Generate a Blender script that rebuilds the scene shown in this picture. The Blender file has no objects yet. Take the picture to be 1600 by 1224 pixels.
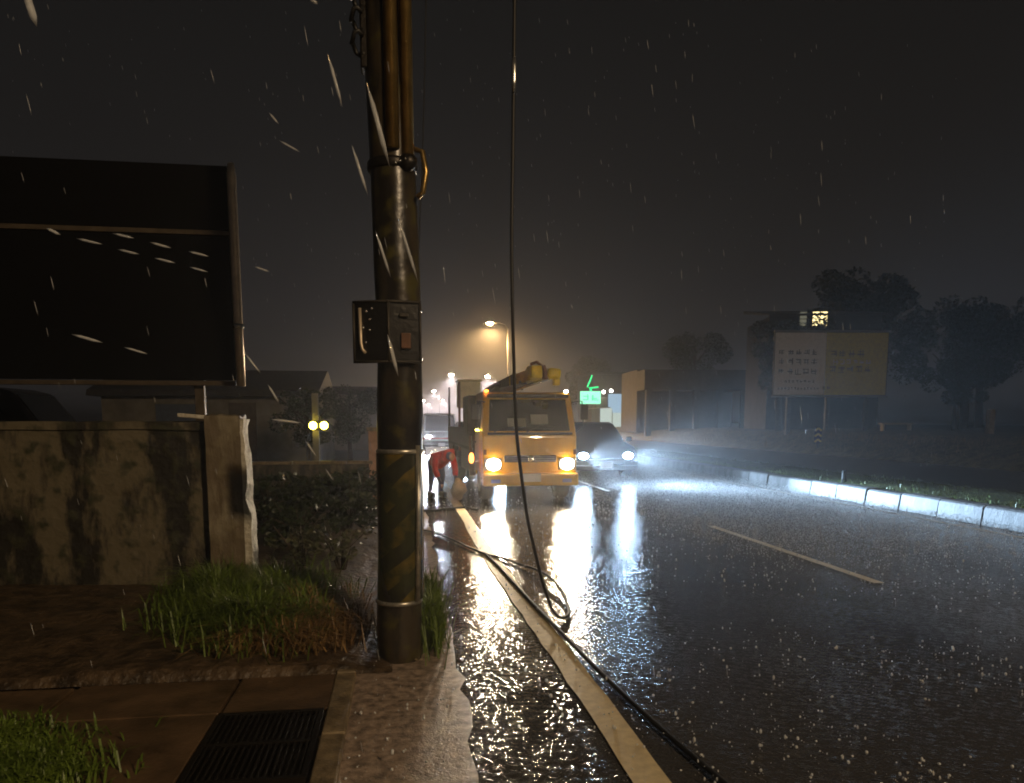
import bpy, bmesh, math, random
from mathutils import Vector, Matrix, noise as mnoise
random.seed(11)
R = math.radians
scn = bpy.context.scene
COL = scn.collection

# ------------------------------------------------------------------ camera, world, exposure
PSI, PITCH = R(8.236), R(7.0)
cam_d = bpy.data.cameras.new('camera')
cam = bpy.data.objects.new('camera', cam_d)
COL.objects.link(cam)
cam.location = (0, 0, 1.6)
cam.rotation_euler = (R(90) - PITCH, 0, -PSI)
cam_d.sensor_width = 36
cam_d.lens = 27.0
cam_d.shift_y = 0.1202
cam_d.clip_start = 0.05
cam_d.clip_end = 3000
scn.camera = cam

world = bpy.data.worlds.new('World')
scn.world = world
world.use_nodes = True
wn, wl = world.node_tree.nodes, world.node_tree.links
wn.clear()
w_out = wn.new('ShaderNodeOutputWorld')
w_bg = wn.new('ShaderNodeBackground')
w_tc = wn.new('ShaderNodeTexCoord')
w_sep = wn.new('ShaderNodeSeparateXYZ')
w_ramp = wn.new('ShaderNodeValToRGB')          # overcast night sky: town glow low down, dark overhead
w_noise = wn.new('ShaderNodeTexNoise')
w_noise.inputs['Scale'].default_value = 1.6
w_noise.inputs['Detail'].default_value = 3
w_mul = wn.new('ShaderNodeMath'); w_mul.operation = 'MULTIPLY_ADD'
w_mul.inputs[1].default_value = 0.10; w_mul.inputs[2].default_value = -0.05
w_add = wn.new('ShaderNodeMath'); w_add.operation = 'ADD'
els = w_ramp.color_ramp.elements
els[0].position = 0.0;  els[0].color = (0.024, 0.022, 0.022, 1)
els[1].position = 1.0;  els[1].color = (0.0075, 0.007, 0.0065, 1)
e = els.new(0.12); e.color = (0.019, 0.0172, 0.017, 1)
e = els.new(0.30); e.color = (0.013, 0.0118, 0.0113, 1)
e = els.new(0.50); e.color = (0.0095, 0.009, 0.0085, 1)
wl.new(w_tc.outputs['Generated'], w_sep.inputs[0])
wl.new(w_tc.outputs['Generated'], w_noise.inputs['Vector'])
wl.new(w_noise.outputs['Fac'], w_mul.inputs[0])
wl.new(w_mul.outputs[0], w_add.inputs[0])
wl.new(w_sep.outputs['Z'], w_add.inputs[1])
wl.new(w_add.outputs[0], w_ramp.inputs['Fac'])
wl.new(w_ramp.outputs['Color'], w_bg.inputs['Color'])
w_bg.inputs['Strength'].default_value = 0.66
wl.new(w_bg.outputs[0], w_out.inputs['Surface'])

scn.view_settings.view_transform = 'Standard'
scn.view_settings.look = 'None'
scn.view_settings.exposure = 0.3
scn.view_settings.gamma = 1
scn.view_settings.use_curve_mapping = False
scn.render.engine = 'CYCLES'
cy = scn.cycles
cy.use_denoising = True
cy.max_bounces = 5
cy.diffuse_bounces = 2
cy.glossy_bounces = 3
cy.transmission_bounces = 4
cy.volume_bounces = 0
cy.caustics_reflective = False
cy.caustics_refractive = False
cy.sample_clamp_direct = 0
cy.sample_clamp_indirect = 4
cy.filter_width = 1.9
cy.use_light_tree = True

HAZE_DENSITY = 0.0026
STREET_COL = (1.0, 0.74, 0.46)
HALO_COL = (1.0, 0.80, 0.55)
LED_COL = (0.50, 0.73, 1.0)

# ------------------------------------------------------------------ materials
def pm(name, col, rough=0.6, metal=0.0, var=0.0, vscale=6.0, bump=0.0, bscale=40.0, emit=None, estr=0.0, col2=None, coat=0.0, spec=0.5, stretch=None):
    m = bpy.data.materials.new(name)
    m.use_nodes = True
    n, l = m.node_tree.nodes, m.node_tree.links
    b = n['Principled BSDF']
    b.inputs['Base Color'].default_value = (*col, 1)
    b.inputs['Roughness'].default_value = rough
    b.inputs['Metallic'].default_value = metal
    b.inputs['Coat Weight'].default_value = coat
    b.inputs['Specular IOR Level'].default_value = spec
    if emit:
        b.inputs['Emission Color'].default_value = (*emit, 1)
        b.inputs['Emission Strength'].default_value = estr
    if var or bump or col2:
        tc = n.new('ShaderNodeTexCoord')
        vec = tc.outputs['Object']
        if stretch:
            mp = n.new('ShaderNodeMapping'); mp.inputs['Scale'].default_value = stretch
            l.new(vec, mp.inputs['Vector']); vec = mp.outputs['Vector']
    if var or col2:
        nz = n.new('ShaderNodeTexNoise'); nz.inputs['Scale'].default_value = vscale; nz.inputs['Detail'].default_value = 6; nz.inputs['Roughness'].default_value = 0.65
        l.new(vec, nz.inputs['Vector'])
        rp = n.new('ShaderNodeValToRGB')
        c2 = col2 or tuple(c * (1 - var) for c in col)
        c1 = col if col2 else tuple(min(1, c * (1 + var)) for c in col)
        rp.color_ramp.elements[0].position = 0.36; rp.color_ramp.elements[0].color = (*c2, 1)
        rp.color_ramp.elements[1].position = 0.64; rp.color_ramp.elements[1].color = (*c1, 1)
        l.new(nz.outputs['Fac'], rp.inputs['Fac']); l.new(rp.outputs['Color'], b.inputs['Base Color'])
    if bump:
        nb = n.new('ShaderNodeTexNoise'); nb.inputs['Scale'].default_value = bscale; nb.inputs['Detail'].default_value = 4
        l.new(vec, nb.inputs['Vector'])
        bp = n.new('ShaderNodeBump'); bp.inputs['Distance'].default_value = bump; bp.inputs['Strength'].default_value = 1.0
        l.new(nb.outputs['Fac'], bp.inputs['Height']); l.new(bp.outputs['Normal'], b.inputs['Normal'])
    return m

def emis(name, col, s):
    m = bpy.data.materials.new(name); m.use_nodes = True
    n, l = m.node_tree.nodes, m.node_tree.links
    n.clear()
    o = n.new('ShaderNodeOutputMaterial'); e_ = n.new('ShaderNodeEmission')
    e_.inputs['Color'].default_value = (*col, 1); e_.inputs['Strength'].default_value = s
    l.new(e_.outputs[0], o.inputs['Surface'])
    return m

def wet_asphalt():
    m = bpy.data.materials.new('wet_asphalt'); m.use_nodes = True
    n, l = m.node_tree.nodes, m.node_tree.links
    b = n['Principled BSDF']
    tc = n.new('ShaderNodeTexCoord')
    big = n.new('ShaderNodeTexNoise'); big.inputs['Scale'].default_value = 0.9; big.inputs['Detail'].default_value = 5
    l.new(tc.outputs['Object'], big.inputs['Vector'])
    grain = n.new('ShaderNodeTexNoise'); grain.inputs['Scale'].default_value = 90; grain.inputs['Detail'].default_value = 3
    l.new(tc.outputs['Object'], grain.inputs['Vector'])
    cr = n.new('ShaderNodeValToRGB')
    cr.color_ramp.elements[0].position = 0.35; cr.color_ramp.elements[0].color = (0.035, 0.033, 0.031, 1)
    cr.color_ramp.elements[1].position = 0.7; cr.color_ramp.elements[1].color = (0.085, 0.080, 0.075, 1)
    l.new(grain.outputs['Fac'], cr.inputs['Fac']); l.new(cr.outputs['Color'], b.inputs['Base Color'])
    rr = n.new('ShaderNodeMapRange')
    rr.inputs['From Min'].default_value = 0.35; rr.inputs['From Max'].default_value = 0.65
    rr.inputs['To Min'].default_value = 0.07; rr.inputs['To Max'].default_value = 0.17
    l.new(big.outputs['Fac'], rr.inputs['Value']); l.new(rr.outputs[0], b.inputs['Roughness'])
    # drop rings and ripples on the film of water, over the stone grain
    vo = n.new('ShaderNodeTexVoronoi'); vo.inputs['Scale'].default_value = 14
    l.new(tc.outputs['Object'], vo.inputs['Vector'])
    sn = n.new('ShaderNodeMath'); sn.operation = 'MULTIPLY'; sn.inputs[1].default_value = 26
    l.new(vo.outputs['Distance'], sn.inputs[0])
    si = n.new('ShaderNodeMath'); si.operation = 'SINE'; l.new(sn.outputs[0], si.inputs[0])
    rip = n.new('ShaderNodeTexNoise'); rip.inputs['Scale'].default_value = 30; rip.inputs['Detail'].default_value = 2
    l.new(tc.outputs['Object'], rip.inputs['Vector'])
    b1 = n.new('ShaderNodeBump'); b1.inputs['Distance'].default_value = 0.0005; l.new(si.outputs[0], b1.inputs['Height'])
    b2 = n.new('ShaderNodeBump'); b2.inputs['Distance'].default_value = 0.0030; l.new(rip.outputs['Fac'], b2.inputs['Height'])
    b3 = n.new('ShaderNodeBump'); b3.inputs['Distance'].default_value = 0.0012; l.new(grain.outputs['Fac'], b3.inputs['Height'])
    mp = n.new('ShaderNodeMapping'); mp.inputs['Scale'].default_value = (1.3, .30, 1); l.new(tc.outputs['Object'], mp.inputs['Vector'])
    trk = n.new('ShaderNodeTexNoise'); trk.inputs['Scale'].default_value = 1.0; trk.inputs['Detail'].default_value = 4; l.new(mp.outputs[0], trk.inputs['Vector'])
    tr = n.new('ShaderNodeMapRange'); tr.inputs['From Min'].default_value = .36; tr.inputs['From Max'].default_value = .62; tr.inputs['To Min'].default_value = .30; tr.inputs['To Max'].default_value = 1.25
    l.new(trk.outputs['Fac'], tr.inputs['Value']); l.new(tr.outputs[0], b2.inputs['Strength']); l.new(tr.outputs[0], b3.inputs['Strength'])
    # far lane painted paler, standing in for the headlight-lit haze over it
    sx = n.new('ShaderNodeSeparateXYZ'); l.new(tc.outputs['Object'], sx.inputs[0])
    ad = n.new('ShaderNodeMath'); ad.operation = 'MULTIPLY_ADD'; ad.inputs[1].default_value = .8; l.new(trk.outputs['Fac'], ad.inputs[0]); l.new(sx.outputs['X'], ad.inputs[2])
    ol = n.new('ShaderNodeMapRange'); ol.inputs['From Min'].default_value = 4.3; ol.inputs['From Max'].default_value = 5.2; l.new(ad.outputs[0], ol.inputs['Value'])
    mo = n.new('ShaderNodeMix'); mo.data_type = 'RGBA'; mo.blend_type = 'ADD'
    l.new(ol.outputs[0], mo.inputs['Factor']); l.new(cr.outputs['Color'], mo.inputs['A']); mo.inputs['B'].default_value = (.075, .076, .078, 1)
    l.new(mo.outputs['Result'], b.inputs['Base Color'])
    l.new(b1.outputs[0], b2.inputs['Normal']); l.new(b2.outputs[0], b3.inputs['Normal']); l.new(b3.outputs[0], b.inputs['Normal'])
    return m

def wall_concrete(name, light, dark, moss):
    m = bpy.data.materials.new(name); m.use_nodes = True
    n, l = m.node_tree.nodes, m.node_tree.links
    b = n['Principled BSDF']
    tc = n.new('ShaderNodeTexCoord')
    mp = n.new('ShaderNodeMapping'); mp.inputs['Scale'].default_value = (1.0, 1.0, 0.32); l.new(tc.outputs['Object'], mp.inputs['Vector'])
    st = n.new('ShaderNodeTexNoise'); st.inputs['Scale'].default_value = 3.2; st.inputs['Detail'].default_value = 8; st.inputs['Roughness'].default_value = 0.62
    l.new(mp.outputs[0], st.inputs['Vector'])
    r1 = n.new('ShaderNodeValToRGB')
    r1.color_ramp.elements[0].position = 0.47; r1.color_ramp.elements[0].color = (*dark, 1)
    r1.color_ramp.elements[1].position = 0.56; r1.color_ramp.elements[1].color = (*light, 1)
    l.new(st.outputs['Fac'], r1.inputs['Fac'])
    ms = n.new('ShaderNodeTexNoise'); ms.inputs['Scale'].default_value = 7; ms.inputs['Detail'].default_value = 6
    l.new(tc.outputs['Object'], ms.inputs['Vector'])
    r2 = n.new('ShaderNodeValToRGB')
    r2.color_ramp.elements[0].position = 0.52; r2.color_ramp.elements[0].color = (0, 0, 0, 1)
    r2.color_ramp.elements[1].position = 0.66; r2.color_ramp.elements[1].color = (1, 1, 1, 1)
    l.new(ms.outputs['Fac'], r2.inputs['Fac'])
    mx = n.new('ShaderNodeMix'); mx.data_type = 'RGBA'
    l.new(r2.outputs['Color'], mx.inputs['Factor']); l.new(r1.outputs['Color'], mx.inputs['A'])
    mx.inputs['B'].default_value = (*moss, 1)
    l.new(mx.outputs['Result'], b.inputs['Base Color'])
    b.inputs['Roughness'].default_value = 0.55
    bp = n.new('ShaderNodeBump'); bp.inputs['Distance'].default_value = 0.02
    l.new(ms.outputs['Fac'], bp.inputs['Height']); l.new(bp.outputs[0], b.inputs['Normal'])
    return m

def leaf_mat(name, c1, c2, rough=0.45):
    m = pm(name, c1, rough, col2=c2, vscale=2.2)
    b = m.node_tree.nodes['Principled BSDF']
    b.inputs['Subsurface Weight'].default_value = 0.0
    return m

M = {}
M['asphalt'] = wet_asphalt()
M['ground'] = pm('ground_earth', (0.05, 0.045, 0.032), 0.6, var=0.5, vscale=1.2, bump=0.02, bscale=9)
M['shoulder'] = pm('wet_gravelly_concrete', (0.34, 0.26, 0.20), 0.38, var=0.5, vscale=16, bump=0.006, bscale=85)
M['slab'] = pm('wet_brown_concrete', (0.16, 0.10, 0.055), 0.36, col2=(0.07, 0.045, 0.024), vscale=3.5, bump=0.004, bscale=40)
M['slab_edge'] = pm('wet_concrete_edging', (0.22, 0.17, 0.10), 0.45, var=0.4, vscale=9, bump=0.004, bscale=50)
M['soil'] = pm('wet_soil', (0.075, 0.05, 0.028), 0.5, var=0.6, vscale=7, bump=0.03, bscale=18)
M['iron'] = pm('wet_cast_iron', (0.03, 0.026, 0.022), 0.35, 0.7, bump=0.002, bscale=80)
M['paint'] = pm('worn_cream_road_paint', (0.80, 0.66, 0.38), 0.5, col2=(0.62, 0.50, 0.28), vscale=14, bump=0.002, bscale=70)
M['paint_w'] = pm('worn_white_road_paint', (0.75, 0.70, 0.58), 0.4, var=0.25, vscale=14, bump=0.002, bscale=70)
M['kerb'] = pm('pale_kerb_concrete', (0.22, 0.22, 0.22), 0.65, col2=(0.10, 0.10, 0.10), vscale=5, bump=0.006, bscale=30, stretch=(1, 1, 0.4))
M['path'] = pm('wet_far_asphalt', (0.10, 0.095, 0.09), 0.3, var=0.3, vscale=2, bump=0.004, bscale=30)
M['grass'] = leaf_mat('grass_blades', (0.15, 0.22, 0.03), (0.07, 0.115, 0.016))
M['grass_dry'] = leaf_mat('dry_grass_blades', (0.34, 0.22, 0.09), (0.20, 0.11, 0.04))
M['turf'] = pm('wet_turf', (0.09, 0.105, 0.03), 0.6, var=0.6, vscale=5, bump=0.05, bscale=14)
M['bank'] = pm('rough_grass_bank', (0.085, 0.08, 0.03), 0.7, var=0.6, vscale=2.5, bump=0.08, bscale=8)
M['leaf'] = leaf_mat('dark_tree_leaves', (0.036, 0.055, 0.018), (0.02, 0.032, 0.011))
M['leaf_pale'] = leaf_mat('pale_weed_leaves', (0.14, 0.14, 0.08), (0.07, 0.08, 0.04))
M['bark'] = pm('bark', (0.06, 0.045, 0.032), 0.8, var=0.4, vscale=8, bump=0.02, bscale=18)
M['pole'] = wall_concrete('wet_mossy_pole', (0.05, 0.038, 0.022), (0.016, 0.013, 0.010), (0.075, 0.066, 0.018))
M['pole'].node_tree.nodes['Principled BSDF'].inputs['Roughness'].default_value = 0.28
M['pole'].node_tree.nodes['Bump'].inputs['Distance'].default_value = 0.007
M['conduit'] = pm('wet_brown_conduit', (0.36, 0.24, 0.08), 0.30, 0.85, var=0.3, vscale=5, bump=0.0015, bscale=40)
M['blackplate'] = pm('dark_painted_plate', (0.016, 0.015, 0.014), 0.28, 0.1, bump=0.003, bscale=25)
M['zinc'] = pm('zinc_strap', (0.5, 0.47, 0.40), 0.32, 0.7, var=0.3, vscale=20)
M['bolt'] = pm('bright_bolt_steel', (0.6, 0.6, 0.58), 0.25, 0.9)
M['cable'] = pm('black_cable_sheath', (0.014, 0.013, 0.012), 0.5)
M['wall'] = wall_concrete('mouldy_concrete_wall', (0.14, 0.118, 0.074), (0.018, 0.016, 0.012), (0.045, 0.046, 0.024))
M['pillar'] = wall_concrete('stained_concrete_pillar', (0.27, 0.23, 0.155), (0.15, 0.115, 0.07), (0.2, 0.165, 0.10))
M['whitewash'] = pm('chipped_white_render', (0.72, 0.68, 0.58), 0.5, col2=(0.5, 0.45, 0.34), vscale=9, bump=0.02, bscale=22)
M['board'] = pm('black_sheet_panel', (0.004, 0.004, 0.004), 0.9, spec=0.1)
M['boardframe'] = pm('dull_steel_frame', (0.11, 0.085, 0.055), 0.45, 0.4, var=0.3)
M['tube'] = pm('wet_galvanised_tube', (0.80, 0.66, 0.48), 0.38, 0.55, var=0.12, vscale=6)
M['bwall'] = pm('dim_plaster', (0.22, 0.20, 0.16), 0.8, var=0.25, vscale=1.5)
M['dimwall'] = pm('dark_plaster', (0.045, 0.040, 0.036), 0.85, var=0.3, vscale=1.5)
M['broof'] = pm('dark_roof_sheet', (0.045, 0.042, 0.04), 0.6, var=0.3)
M['blue'] = pm('dull_blue_panel', (0.10, 0.13, 0.19), 0.5, var=0.15)
M['pinkwall'] = pm('salmon_render', (0.46, 0.27, 0.17), 0.7, var=0.2)
M['yellow'] = pm('orange_yellow_paint', (0.66, 0.35, 0.010), 0.28, var=0.10, vscale=3, coat=0.4, bump=0.0006, bscale=50)
M['yellow2'] = pm('yellow_boom_paint', (0.80, 0.58, 0.015), 0.4, var=0.2, vscale=5)
M['cream'] = pm('cream_fibreglass', (0.68, 0.55, 0.27), 0.5, var=0.12, vscale=5)
M['black'] = pm('black_plastic', (0.018, 0.018, 0.018), 0.5)
M['chassis'] = pm('grimy_chassis', (0.035, 0.033, 0.031), 0.65, var=0.4, vscale=7)
M['darksteel'] = pm('dark_machine_steel', (0.06, 0.052, 0.042), 0.5, 0.3, var=0.4, vscale=7)
M['brown'] = pm('rust_brown_steel', (0.16, 0.075, 0.04), 0.55, 0.2, var=0.4, vscale=7)
M['silver'] = pm('silver_ram', (0.72, 0.72, 0.72), 0.22, 0.85)
M['glass'] = pm('dark_glass', (0.012, 0.013, 0.014), 0.06, spec=0.8)
M['trim'] = pm('grey_trim', (0.25, 0.24, 0.22), 0.4, 0.3)
M['interior'] = pm('grey_interior', (0.22, 0.23, 0.21), 0.6)
M['rubber'] = pm('tyre_rubber', (0.02, 0.02, 0.02), 0.7)
M['rim'] = pm('dull_rim', (0.3, 0.29, 0.27), 0.35, 0.7)
M['carpaint'] = pm('black_car_paint', (0.014, 0.015, 0.017), 0.2, 0.1, coat=0.4)
M['vanpaint'] = pm('dark_van_paint', (0.055, 0.045, 0.042), 0.35, var=0.2)
M['whitepaint'] = pm('white_van_paint', (0.72, 0.72, 0.72), 0.3, coat=0.3)
M['redstripe'] = pm('red_stripe', (0.55, 0.05, 0.03), 0.35)
M['plate_white'] = pm('white_number_plate', (0.75, 0.75, 0.72), 0.45)
M['hl_warm'] = emis('lit_warm_headlamp', HALO_COL, 32)
M['hl_led'] = emis('lit_led_headlamp', LED_COL, 300)
M['hl_far'] = emis('lit_far_headlamp', (0.82, 0.86, 1.0), 110)
M['amber'] = emis('lit_amber_marker', (1.0, 0.26, 0.03), 9)
M['yellowlamp'] = emis('lit_yellow_lamp', (1.0, 0.78, 0.08), 26)
M['smallwhite'] = emis('lit_small_lamp', (1.0, 0.93, 0.85), 22)
M['streetlens'] = emis('lit_street_lens', (1.0, 0.60, 0.24), 420)
M['streetlens_far'] = emis('lit_far_street_lens', (1.0, 0.82, 0.60), 260)
M['signgreen'] = emis('lit_green_tube', (0.0, 0.70, 0.20), 1.8)
M['signmint'] = emis('lit_mint_box', (0.28, 1.0, 0.58), 1.4)
M['signblue'] = emis('lit_blue_box', (0.36, 0.55, 0.72), 0.75)
M['signpale'] = emis('lit_pale_box', (0.55, 0.66, 0.60), 0.75)
M['winlit'] = emis('lit_room_pane', (1.0, 0.80, 0.36), 2.2)
M['windim'] = emis('dim_room_pane', (0.75, 0.72, 0.5), 0.14)
M['bbwhite'] = pm('grey_white_print', (0.80, 0.75, 0.72), 0.5, var=0.08)
M['bbyellow'] = pm('olive_yellow_print', (0.60, 0.50, 0.03), 0.5, var=0.15)
M['ink'] = pm('dark_print_ink', (0.08, 0.075, 0.07), 0.6)
M['inkolive'] = pm('olive_print_ink', (0.17, 0.13, 0.02), 0.6)
M['markyellow'] = pm('yellow_reflective', (0.75, 0.48, 0.05), 0.35)
M['bench'] = pm('pale_bench_board', (0.6, 0.58, 0.54), 0.5)
M['coat'] = pm('red_raincoat', (0.62, 0.03, 0.035), 0.3, var=0.2, vscale=8, bump=0.02, bscale=9)
M['trousers'] = pm('blue_trousers', (0.09, 0.11, 0.22), 0.6, var=0.2)
M['skin'] = pm('skin', (0.45, 0.28, 0.2), 0.5)
M['sack'] = pm('pale_plastic_sack', (0.62, 0.58, 0.50), 0.35, var=0.2, bump=0.02, bscale=14)
M['boot'] = pm('dark_boot', (0.03, 0.03, 0.035), 0.4)

def wrap_mat():
    m = bpy.data.materials.new('faded_hazard_wrap'); m.use_nodes = True
    n, l = m.node_tree.nodes, m.node_tree.links
    b = n['Principled BSDF']; tc = n.new('ShaderNodeTexCoord')
    mp = n.new('ShaderNodeMapping'); mp.inputs['Rotation'].default_value = (0, R(40), 0); l.new(tc.outputs['Object'], mp.inputs['Vector'])
    wv = n.new('ShaderNodeTexWave'); wv.bands_direction = 'Z'; wv.inputs['Scale'].default_value = 1.6; wv.inputs['Distortion'].default_value = 2.2; wv.inputs['Detail'].default_value = 3
    l.new(mp.outputs[0], wv.inputs['Vector'])
    rp = n.new('ShaderNodeValToRGB'); rp.color_ramp.elements[0].position = .46; rp.color_ramp.elements[0].color = (.018, .016, .014, 1)
    rp.color_ramp.elements[1].position = .54; rp.color_ramp.elements[1].color = (.15, .105, .018, 1)
    l.new(wv.outputs['Fac'], rp.inputs['Fac'])
    nz = n.new('ShaderNodeTexNoise'); nz.inputs['Scale'].default_value = 6; nz.inputs['Detail'].default_value = 6; l.new(tc.outputs['Object'], nz.inputs['Vector'])
    r2 = n.new('ShaderNodeValToRGB'); r2.color_ramp.elements[0].position = .34; r2.color_ramp.elements[1].position = .58; l.new(nz.outputs['Fac'], r2.inputs['Fac'])
    mx = n.new('ShaderNodeMix'); mx.data_type = 'RGBA'; l.new(r2.outputs['Color'], mx.inputs['Factor']); l.new(rp.outputs['Color'], mx.inputs['A']); mx.inputs['B'].default_value = (.035, .038, .014, 1)
    l.new(mx.outputs['Result'], b.inputs['Base Color']); b.inputs['Roughness'].default_value = .22
    bp = n.new('ShaderNodeBump'); bp.inputs['Distance'].default_value = .004; l.new(nz.outputs['Fac'], bp.inputs['Height']); l.new(bp.outputs[0], b.inputs['Normal'])
    return m
M['wrap'] = wrap_mat()
def water_mat(name, a):
    m = bpy.data.materials.new(name); m.use_nodes = True
    n, l = m.node_tree.nodes, m.node_tree.links
    b = n['Principled BSDF']
    b.inputs['Base Color'].default_value = (0.86, 0.88, 0.9, 1)
    b.inputs['Roughness'].default_value = 0.15
    b.inputs['Transmission Weight'].default_value = a
    b.inputs['IOR'].default_value = 1.33
    return m
M['splash'] = water_mat('splashing_water', 0.25)
M['rain'] = water_mat('falling_water', 0.3)
_n, _l = M['rain'].node_tree.nodes, M['rain'].node_tree.links
_mx = _n.new('ShaderNodeMixShader'); _tr = _n.new('ShaderNodeBsdfTransparent'); _mx.inputs['Fac'].default_value = 0.45
_l.new(_n['Principled BSDF'].outputs[0], _mx.inputs[1]); _l.new(_tr.outputs[0], _mx.inputs[2])
_l.new(_mx.outputs[0], _n['Material Output'].inputs['Surface'])

# ------------------------------------------------------------------ mesh helpers
class MB:
    def __init__(s):
        s.bm = bmesh.new()
    def box(s, c, d, rot=None):
        g = bmesh.ops.create_cube(s.bm, size=1.0)['verts']
        mt = Matrix.Translation(c) @ (rot.to_4x4() if rot else Matrix.Identity(4)) @ Matrix.Diagonal((*d, 1))
        bmesh.ops.transform(s.bm, matrix=mt, verts=g)
        return s
    def tube(s, pts, r, n=10, cap=True):
        pts = [Vector(p) for p in pts]
        rs = r if isinstance(r, (list, tuple)) else [r] * len(pts)
        rings, ref = [], None
        for i, p in enumerate(pts):
            t = (pts[min(i + 1, len(pts) - 1)] - pts[max(i - 1, 0)]).normalized()
            if ref is None:
                ref = Vector((1, 0, 0)) if abs(t.x) < 0.9 else Vector((0, 1, 0))
            a = (ref - t * ref.dot(t)).normalized(); ref = a
            b = t.cross(a)
            rings.append([s.bm.verts.new(p + (a * math.cos(2 * math.pi * k / n) + b * math.sin(2 * math.pi * k / n)) * rs[i]) for k in range(n)])
        for i in range(len(rings) - 1):
            for k in range(n):
                s.bm.faces.new((rings[i][k], rings[i][(k + 1) % n], rings[i + 1][(k + 1) % n], rings[i + 1][k]))
        if cap:
            s.bm.faces.new(rings[0][::-1]); s.bm.faces.new(rings[-1])
        return s
    def prism(s, prof, axis, a0, a1):
        """polygon prof in the two other axes, extruded along axis from a0 to a1"""
        def P(u, v, w):
            return {'x': (w, u, v), 'y': (u, w, v), 'z': (u, v, w)}[axis]
        A = [s.bm.verts.new(P(u, v, a0)) for u, v in prof]
        B = [s.bm.verts.new(P(u, v, a1)) for u, v in prof]
        n = len(prof)
        s.bm.faces.new(A[::-1]); s.bm.faces.new(B)
        for i in range(n):
            s.bm.faces.new((A[i], A[(i + 1) % n], B[(i + 1) % n], B[i]))
        return s
    def quad(s, pts):
        s.bm.faces.new([s.bm.verts.new(p) for p in pts]); return s
    def ico(s, c, r, sub=1, sc=(1, 1, 1)):
        g = bmesh.ops.create_icosphere(s.bm, subdivisions=sub, radius=r)['verts']
        bmesh.ops.transform(s.bm, matrix=Matrix.Translation(c) @ Matrix.Diagonal((*sc, 1)), verts=g)
        return s
    def lathe(s, prof, axis_pt, axis='z', n=20):
        """prof: list of (radius, height)"""
        rings = []
        for r_, h in prof:
            ring = []
            for k in range(n):
                a = 2 * math.pi * k / n
                u, v = r_ * math.cos(a), r_ * math.sin(a)
                q = {'z': (u, v, h), 'x': (h, u, v), 'y': (u, h, v)}[axis]
                ring.append(s.bm.verts.new(Vector(axis_pt) + Vector(q)))
            rings.append(ring)
        for i in range(len(rings) - 1):
            for k in range(n):
                s.bm.faces.new((rings[i][k], rings[i][(k + 1) % n], rings[i + 1][(k + 1) % n], rings[i + 1][k]))
        s.bm.faces.new(rings[0][::-1]); s.bm.faces.new(rings[-1])
        return s
    def build(s, name, mat, parent=None, smooth=False, bevel=0.0, seg=2):
        bmesh.ops.recalc_face_normals(s.bm, faces=s.bm.faces)
        me = bpy.data.meshes.new(name); s.bm.to_mesh(me); s.bm.free()
        if smooth:
            me.polygons.foreach_set('use_smooth', [True] * len(me.polygons))
        me.materials.append(M[mat] if isinstance(mat, str) else mat)
        o = bpy.data.objects.new(name, me); COL.objects.link(o)
        if parent: o.parent = parent
        if bevel:
            bv = o.modifiers.new('bevel', 'BEVEL'); bv.width = bevel; bv.segments = seg; bv.limit_method = 'ANGLE'; bv.angle_limit = R(35)
        return o

def thing(name, label, cat, loc=(0, 0, 0), rz=0.0, group=None):
    o = bpy.data.objects.new(name, None); COL.objects.link(o)
    o.empty_display_size = 0.2
    o.location = loc; o.rotation_euler = (0, 0, rz)
    o['label'] = label; o['category'] = cat
    if group: o['group'] = group
    return o
def tag(o, label, cat, group=None):
    o['label'] = label; o['category'] = cat
    if group: o['group'] = group
    return o
def structure(o):
    o['kind'] = 'structure'; return o
def stuff(o):
    o['kind'] = 'stuff'; return o
def copy_tree(o, parent=None):
    c = o.copy(); COL.objects.link(c); c.parent = parent
    for ch in o.children: copy_tree(ch, c)
    return c
def dup(o, loc, rz=0.0, scale=1.0, label=None, group=None):
    c = copy_tree(o); c.location = loc; c.rotation_euler = (0, 0, rz)
    c.scale = (scale,) * 3 if not isinstance(scale, tuple) else scale
    if label: c['label'] = label
    if group: c['group'] = group
    return c
def lamp(name, kind, loc, energy, color, parent=None, target=None, size=0.1, angle=60, blend=0.5):
    d = bpy.data.lights.new(name, kind); d.energy = energy; d.color = color; d.shadow_soft_size = size
    if kind == 'SPOT': d.spot_size = R(angle); d.spot_blend = blend
    o = bpy.data.objects.new(name, d); COL.objects.link(o)
    o.location = loc
    if target is not None:
        o.rotation_euler = (Vector(target) - Vector(loc)).to_track_quat('-Z', 'Y').to_euler()
    if parent: o.parent = parent
    return o
def sheet(name, pts, z, mat):
    mb = MB(); mb.quad([(x, y, z) for x, y in pts])
    return structure(mb.build(name, mat))

# ------------------------------------------------------------------ ground, roads
sheet('ground', [(-900, -60), (900, -60), (900, 1500), (-900, 1500)], -0.03, 'ground')
sheet('road', [(-0.6, -30), (8.78, -30), (8.78, 900), (-0.6, 900)], 0.0, 'asphalt')
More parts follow.
